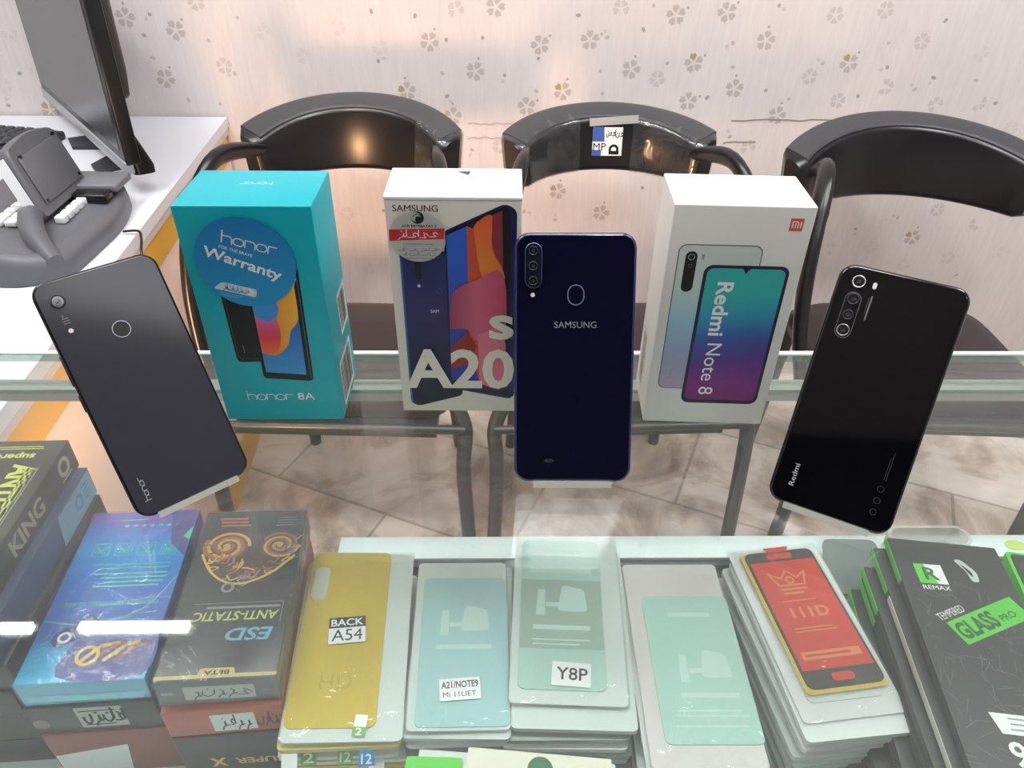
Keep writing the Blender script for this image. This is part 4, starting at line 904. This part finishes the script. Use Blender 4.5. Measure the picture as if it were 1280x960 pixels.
# clear pouch and clear case behind the fanned pile, white card below it
def pouch():
    t = thing('plastic_pouch', 'empty grey clear pouch on the white ledge between red film and charcoal packs', 'pouch', pose(.322, .4415, .7712, 4, 0, -4))
    MB().prism(rpoly([(-.030, -.030), (.030, -.030), (.027, .032), (-.022, .030)], .008), 0, .0016, P('pouch_grey', (120, 128, 126), .3)).build('inner_sheet', t)
    MB().prism(rpoly([(-.034, -.033), (.034, -.033), (.032, .036), (-.026, .034)], .009), -.0006, .0030, FILM).build('outer_film', t)
pouch()
def clear_case():
    t = thing('clear_case', 'clear curved plastic phone case standing behind the charcoal packs', 'phone case', pose(.400, .468, .7605))
    out = rrect(-.038, -.012, .038, .014, .012, 6); inn = rrect(-.035, -.009, .035, .011, .010, 6); n = len(out)
    s = MB(); s.stack([[(x, y, z) for x, y in out] for z in (0, .018, .022)], FILM2, cap0=True, cap1=False); s.stack([[(x, y, z) for x, y in inn][::-1] for z in (.002, .022)], FILM2, cap0=False, cap1=False)
    s.add([(x, y, .022) for x, y in out] + [(x, y, .022) for x, y in inn], [(i, (i + 1) % n, n + (i + 1) % n, n + i) for i in range(n)], FILM2); s.build('shell', t)
clear_case()
tag(MB().prism(rrect(-.021, -.06, .021, .06, .002), 0, .004, WHITEM).stroke([(-.012, .03), (.004, .022), (-.004, .006)], .003, P('pale_blue_print', (176, 190, 206), .5), I4, .0041).build('printed_card', M=pose(.304, .385, .7604, 0, 0, 4)), 'narrow white printed card between the red film pile and the charcoal packs', 'card')
_st = tag(MB().box(-.022, .022, -.056, .056, 0, .0696, WHITEM, r=.001).build('carton', M=pose(.304, .385, SHZ, 0, 0, 4)), 'plain white carton standing under the narrow printed card', 'box')
tag(MB().prism(circ(0, 0, .010, .006, 24), 0, .0004, P('lime_sticker', (196, 214, 110), .5)).build('sticker', M=T(.494, .4768, .7602)), 'lime round sticker on the white ledge at the right', 'sticker')
def cream_card():
    t = thing('price_card', 'cream card with a dark green dot at the front of the shelf', 'card', pose(.0260, .2380, .7750, 0, 0, -5.5))
    MB().prism(rrect(-.051, -.034, .051, .0345, .001, 2), 0, .0008, P('cream_card', (230, 226, 206), .5)).flat(circ(.001, .023, .009), P('dot_green', (44, 110, 74), .5), I4, .0009).build('card', t)
    tag(MB().box(-.08, .06, -.034, .034, 0, .0840, CASEL[1], r=.001).build('carton', M=pose(.020, .2365, SHZ, 0, 0, -5)), 'white carton under the cream card with the green dot', 'box')
cream_card()
tag(MB().prism(rrect(-.02, -.022, .02, .022, .002), 0, .0015, GRN).text('E', P('pack_dark_green', (40, 96, 40), .5), -.014, -.008, .02, .02, I4, .0017, .03).build('green_label', M=pose(-.046, .2480, .7750, 0, 0, -2)), 'green printed label poking out left of the cream card', 'label')

# boxes piled at the left
def retail_box(name, label, W, H, t_, m, M, top=None, front=None, side=None, group=None, film=False, rim=None):
    """local origin at the middle of the underside; y points to the back of the shelf"""
    t = thing(name, label, 'box', M, group); b = MB(); b.box(-W / 2, W / 2, -H / 2, H / 2, 0, t_, m, r=.0008)
    TP = T(0, 0, t_); FR_ = fr((0, -H / 2, 0), (1, 0, 0), (0, 0, 1)); SD = fr((W / 2, 0, 0), (0, 1, 0), (0, 0, 1))
    if top: top(b, TP)
    if side: side(b, SD)
    b.build('carton', t)
    if front:
        f = MB(); front(f, FR_ @ T(0, 0, .0002)); f.build('front_label', t)
    if film: MB().box(-W / 2 - .0006, W / 2 + .0006, -H / 2 - .0006, H / 2 + .0006, -.0001, t_ + .0007, WRAP).build('shrink_wrap', t)
    return t
BOXD = P('box_charcoal', (46, 48, 50), .3); BOXD2 = P('box_olive_black', (58, 56, 44), .35); GOLD = P('gold_foil', (232, 194, 92), .3, metal=.2); COPP = P('copper_foil', (186, 112, 88), .35, metal=.1); YG = P('print_yellow_green', (206, 214, 96), .4); LAB = P('paper_label', (196, 196, 188), .5)
CYAN = P('foil_cyan', (120, 206, 232), .25, metal=.4)
def esd_top(b, A):
    Q = A @ RZ(180); z = .0002
    b.text('ESD', CYAN, -.034, .0405, .0115, .0330, Q, z, .02, shear=.25); b.text('ANTI-STATIC', YG, -.036, .0250, .0085, .0640, Q, z, .02, shear=.15); b.bars(-.036, .020, (.0200,), .0022, GREYPR, Q, z, 0)
    b.stroke([(-.038, .017), (.030, .017)], .0006, GREYPR, Q, z); b.stroke([(-.038, .017), (-.038, .036)], .0006, GREYPR, Q, z)
    rnd = random.Random(9)
    b.flat([(p.x, p.y) for p in crom([(*q, 0) for q in [(-.038, .030), (-.036, .052), (-.020, .062), (.004, .056), (.026, .060), (.041, .050), (.040, .030), (.026, .014), (.004, .004), (-.012, .008), (-.026, .016), (-.038, .030)]], 4)][:-1], P('scroll_umber', (84, 58, 52), .4), A, z)
    for sgn, cx, cy, r0 in ((1, -.018, .042, .019), (-1, .026, .042, .016)):
        for k, (off, col, wd) in enumerate(((0, GOLD, .0030), (150, COPP, .0034), (250, P('scroll_rust', (132, 74, 62), .4), .0022))):
            pts = []
            for i in range(34):
                t_ = i / 33; a = R(off + sgn * 700 * t_); rr = r0 * (1 - .86 * t_); pts.append((cx + rr * math.cos(a), cy + .86 * rr * math.sin(a)))
            b.stroke(pts, wd, col, A, z + LAY * (k + 1), False)
        b.flat(circ(cx, cy, r0 * .16), GOLD, A, z + LAY * 4)
    for i in range(64):
        t_ = rnd.random(); x = -.036 + .074 * t_; y = .036 - .034 * math.sin(math.pi * t_) + rnd.uniform(-.004, .016)
        a = rnd.uniform(-.9, .9); l = rnd.uniform(.004, .012)
        p = crom([(x, y, 0), (x + l * .5 * math.cos(a), y + l * .5 * math.sin(a) + rnd.uniform(-.003, .003), 0), (x + l * math.cos(a + .5), y + l * math.sin(a + .5), 0)], 4)
        b.stroke([(q.x, q.y) for q in p], rnd.uniform(.0007, .0019), rnd.choice((GOLD, COPP, COPP, P('scroll_rust', (132, 74, 62), .4), GREYPR)), A, z + LAY * 5, False)
    b.stroke([(p.x, p.y) for p in crom([(-.036, .034, 0), (-.026, .016, 0), (-.012, .004, 0), (.004, .002, 0), (.024, .012, 0), (.040, .030, 0)], 5)], .0020, GOLD, A, z + LAY * 6, False); b.ring(-.008, -.002, .0030, .0052, z + LAY * 6, GREYPR, A)
    b.bars(-.030, .000, (.073, .069, .065), .0026, COPP, A, z, .3); b.bars(.018, .040, (.074, .071, .068, .065), .0008, GREYPR, A, z, .3)
    b.flat([(-.0428, -.0825), (.0428, -.0825), (.0428, -.0795), (-.0428, -.0795)], P('tan_edge', (214, 190, 130), .4), A, z); b.flat(rpoly([(-.014, -.0825), (.014, -.0825), (.012, -.0745), (-.012, -.0745)], .002), P('tan_edge', (214, 190, 130), .4), A, z + LAY); b.text('BETA', BOXD2, -.009, .0765, .0036, .018, Q, z + 2 * LAY, .03)
def esd_front(f, A):
    f.prism(rrect(-.024, .006, .026, .022, .0015), 0, .0002, LAB, A); scrib(f, A, -.018, .008, .038, .012, INK, 31, .0003, .0012); f.bars(-.040, -.030, (.013,), .003, GREYPR, A, .0001); f.bars(.031, .040, (.013,), .003, GREYPR, A, .0001)
retail_box('glass_box', 'charcoal glass box with gold scrolls and ESD print, topmost of its pile', .0857, .1680, .0290, BOXD, pose(-.2104, .3909, .7840, -.7, 2.2, 4.3), esd_top, esd_front, film=True)
def orange_front(f, A):
    f.prism(rrect(-.010, .004, .022, .026, .001), 0, .0002, PAPER, A); scrib(f, A, -.004, .006, .022, .016, INK, 33, .0003, .0011); scrib(f, A, .023, .006, .020, .016, P('ink_red_dark', (120, 40, 34), .5), 34, .0002, .0013)
retail_box('glass_box', 'orange glass box with handwritten white label under the ESD box', .0870, .1700, .0330, P('box_orange', (196, 98, 72), .4), pose(-.2110, .3880, .7502, 0, 0, 4.6), None, orange_front)
def superx(f, A):
    Q = A @ T(0, .018, 0) @ RZ(180); f.text('SUPER', GOLD, -.034, -.007, .0085, .038, Q, .0001, .03); f.text('X', GOLD, .010, -.009, .0125, .013, Q, .0001, .04)
retail_box('glass_box', 'black glass box with gold lettering at the bottom under the orange box', .0880, .1700, .0590, BOXD, pose(-.2090, .3870, SHZ, 0, 0, 3.5), None, superx)

def holo_mat():
    m = ramp_mat('holographic_blue', [(0, (60, 210, 240)), (.28, (40, 170, 236)), (.36, (60, 110, 196)), (.6, (40, 120, 214)), (.8, (40, 160, 236)), (.93, (60, 130, 220)), (1, (120, 96, 190))], 'Y', -.09, .09, rough=.3, coat=.3, wob=.03, metal=.0)
    return m
HOLO = holo_mat(); HGR = P('holo_green', (90, 226, 190), .25, metal=.3); HPU = P('holo_violet', (92, 92, 160), .3, metal=.3)
def holo_top(b, A):
    Q = A @ RZ(180); z = .0002
    b.text('PREMIUM TEMPERED GLASS', HGR, -.036, .0135, .0040, .070, Q, z, .002); b.bars(-.036, .024, tuple(-.002 - .0042 * i for i in range(4)), .0014, HGR, Q, z, .3); b.bars(-.036, .030, (-.020, -.024), .0010, HGR, Q, z, .2)
    for i in range(4):
        x = -.036 + .018 * i; b.stroke([(x, -.046), (x + .013, -.046), (x + .013, -.033), (x, -.033), (x, -.046)], .0008, HGR, Q, z); b.stroke([(x + .002, -.044), (x + .006, -.037), (x + .011, -.043)], .0012, HGR, Q, z); b.stroke([(x + .002, -.036), (x + .011, -.036)], .001, HGR, Q, z)
    for i in range(7): b.flat(circ(-.030 + .007 * i, -.0660, .0017), HGR, Q, z)
    b.bars(-.004, .020, (-.0735,), .0012, HGR, Q, z, 0)
    b.flat([(.030, .045), (.0445, .030), (.0445, .0825), (.022, .0825)], HPU, A, z); b.flat([(.0385, .052), (.0445, .064), (.0445, .048)], HGR, A, z + LAY)
    arc = [(p.x, p.y) for p in crom([(-.044, -.030, 0), (-.010, -.034, 0), (.026, -.022, 0), (.044, .010, 0)], 5)]
    b.stroke(arc, .0012, CYAN, A, z + LAY, False)
    b.flat([(p.x, p.y) for p in crom([(*q, 0) for q in [(-.010, -.040), (-.018, -.078), (.042, -.080), (.043, -.040), (.02, -.036)]], 4)], HPU, A, z)
    O = A @ T(-.020, -.043, 0) @ RZ(38); b.flat(rrect(-.013, -.0075, .021, .0075, .007), P('holo_navy', (60, 60, 130), .3), O, z + LAY); b.ring(-.004, 0, .003, .005, z + 2 * LAY, WPR, O); b.flat([(.008, -.006), (.018, -.006), (.018, .006), (.008, .006)], GREYPR, O, z + 2 * LAY)
    for k in range(4): b.stroke([(-.004 + .008 * k, -.066), (.006 + .009 * k, -.054), (.018 + .007 * k, -.052)], .003, (GOLD, COPP)[k % 2], A, z + 2 * LAY)
    b.ring(-.001, -.062, .006, .0085, z + 3 * LAY, GOLD, A)
    for i in range(6): b.stroke([(-.0435 + .001 * i, -.076 + .005 * i), (-.034, -.073 + .005 * i)], .0008, HGR, A, z)
def holo_front(f, A):
    f.flat([(-.040, .004), (.040, .004), (.042, .012), (-.042, .012)], CYAN, A, .0001); f.flat([(-.008, .005), (.022, .005), (.020, .010), (-.006, .010)], HGR, A, .0002)
retail_box('glass_box', 'holographic blue tempered glass box, topmost of the second pile', .0897, .1657, .0270, HOLO, pose(-.3073, .3908, .7855, .5, 2.0, 4.3), holo_top, holo_front, film=True)
def lab_front(f, A):
    f.prism(rrect(-.012, .006, .022, .032, .001), 0, .0002, LAB, A); scrib(f, A, -.008, .010, .026, .018, INK, 41, .0003, .0020); f.bars(-.010, .020, (.027, .009), .0014, INK, A, .0003); f.flat(circ(-.040, .014, .006), P('label_mauve', (150, 130, 126), .5), A, .0001)
retail_box('glass_box', 'black glass box with grey scribbled label under the holographic box', .0930, .1660, .0350, BOXD, pose(-.3070, .3890, .7500, 0, 0, 4.0), None, lab_front)
def rw_front(f, A):
    f.flat([(-.045, .0), (.006, .0), (.012, .040), (-.045, .030)], PAPER, A, .0001)
retail_box('glass_box', 'dull red and white glass box at the bottom of the second pile', .0930, .1660, .0592, P('box_dull_red', (150, 78, 66), .4), pose(-.3060, .3880, SHZ, 0, 0, 4.0), None, rw_front)

def king_top(b, A):
    Q = A @ RZ(180); z = .0002
    b.text('superedge', YG, -.030, -.0710, .0095, .050, Q, z, .03); b.bars(-.034, .040, (-.078, -.0755), .0010, YG, Q, z, .1)
    b.text('ANTI-STATIC', YG, 0, 0, .0200, .110, Q @ T(-.018, -.056, 0) @ RZ(90), z, .04); b.bars(0, .09, (0, .0035), .0018, YG, Q @ T(-.031, -.052, 0) @ RZ(90), z, .1); b.bars(-.0, .09, (0, .003), .001, GREYPR, Q @ T(-.036, -.052, 0) @ RZ(90), z, .2)
    b.stroke([(.010, -.050), (.040, -.050), (.040, .040), (.010, .040), (.010, -.050)], .0006, GREYPR, Q, z)
def king_side(b, A):
    b.text('KING', P('print_sand', (176, 164, 140), .4), -.026, .0065, .0160, .052, A, .0002, .03); b.ring(.066, .016, .005, .009, .0002, P('print_sand', (176, 164, 140), .4), A); b.bars(.056, .076, (.005,), .0016, P('print_sand', (176, 164, 140), .4), A, .0002)
retail_box('glass_box', 'charcoal glass box with upside-down yellow green lettering, topmost at the left end', .098, .172, .0290, BOXD2, pose(-.4150, .4060, .8510, 0, 0, 2), king_top, None, king_side)
def blue_side(b, A):
    b.flat([(.020, .001), (.0845, .001), (.0845, .0285), (.026, .0285)], P('label_pale_blue', (128, 172, 188), .45), A, .0002); b.ring(.058, .015, .004, .007, .0003, P('print_sky', (60, 150, 220), .4), A); b.bars(.067, .080, (.009, .013, .017, .021), .002, P('print_sky', (60, 150, 220), .4), A, .0003)
retail_box('glass_box', 'blue glass box with pale blue end label, second from the top at the left', .100, .172, .0295, P('box_slate_blue', (58, 74, 112), .35), pose(-.4085, .4030, .8212, 0, 0, 2), None, None, blue_side)
def dk_side(b, A):
    b.flat(circ(.064, .014, .0085, .0105), P('seal_dusty_pink', (160, 112, 112), .5), A, .0002); b.bars(-.03, .02, (.010, .014, .018), .0018, P('print_brown_grey', (104, 92, 86), .4), A, .0002)
retail_box('glass_box', 'black glass box with dusty pink round seal, third from the top at the left', .100, .172, .0295, BOXD, pose(-.4055, .4000, .7912, 0, 0, 2), None, None, dk_side)
for i, z in enumerate((.7578, .7242, SHZ)):
    retail_box('glass_box', ('dark glass box directly under the box with pink seal', 'dark olive glass box, second from the bottom of the left pile', 'dark glass box at the very bottom of the left pile')[i], .098, .17, .0330, (BOXD, BOXD2, BOXD)[i], pose(-.4100, .3970, z, 0, 0, 1.5 + i))
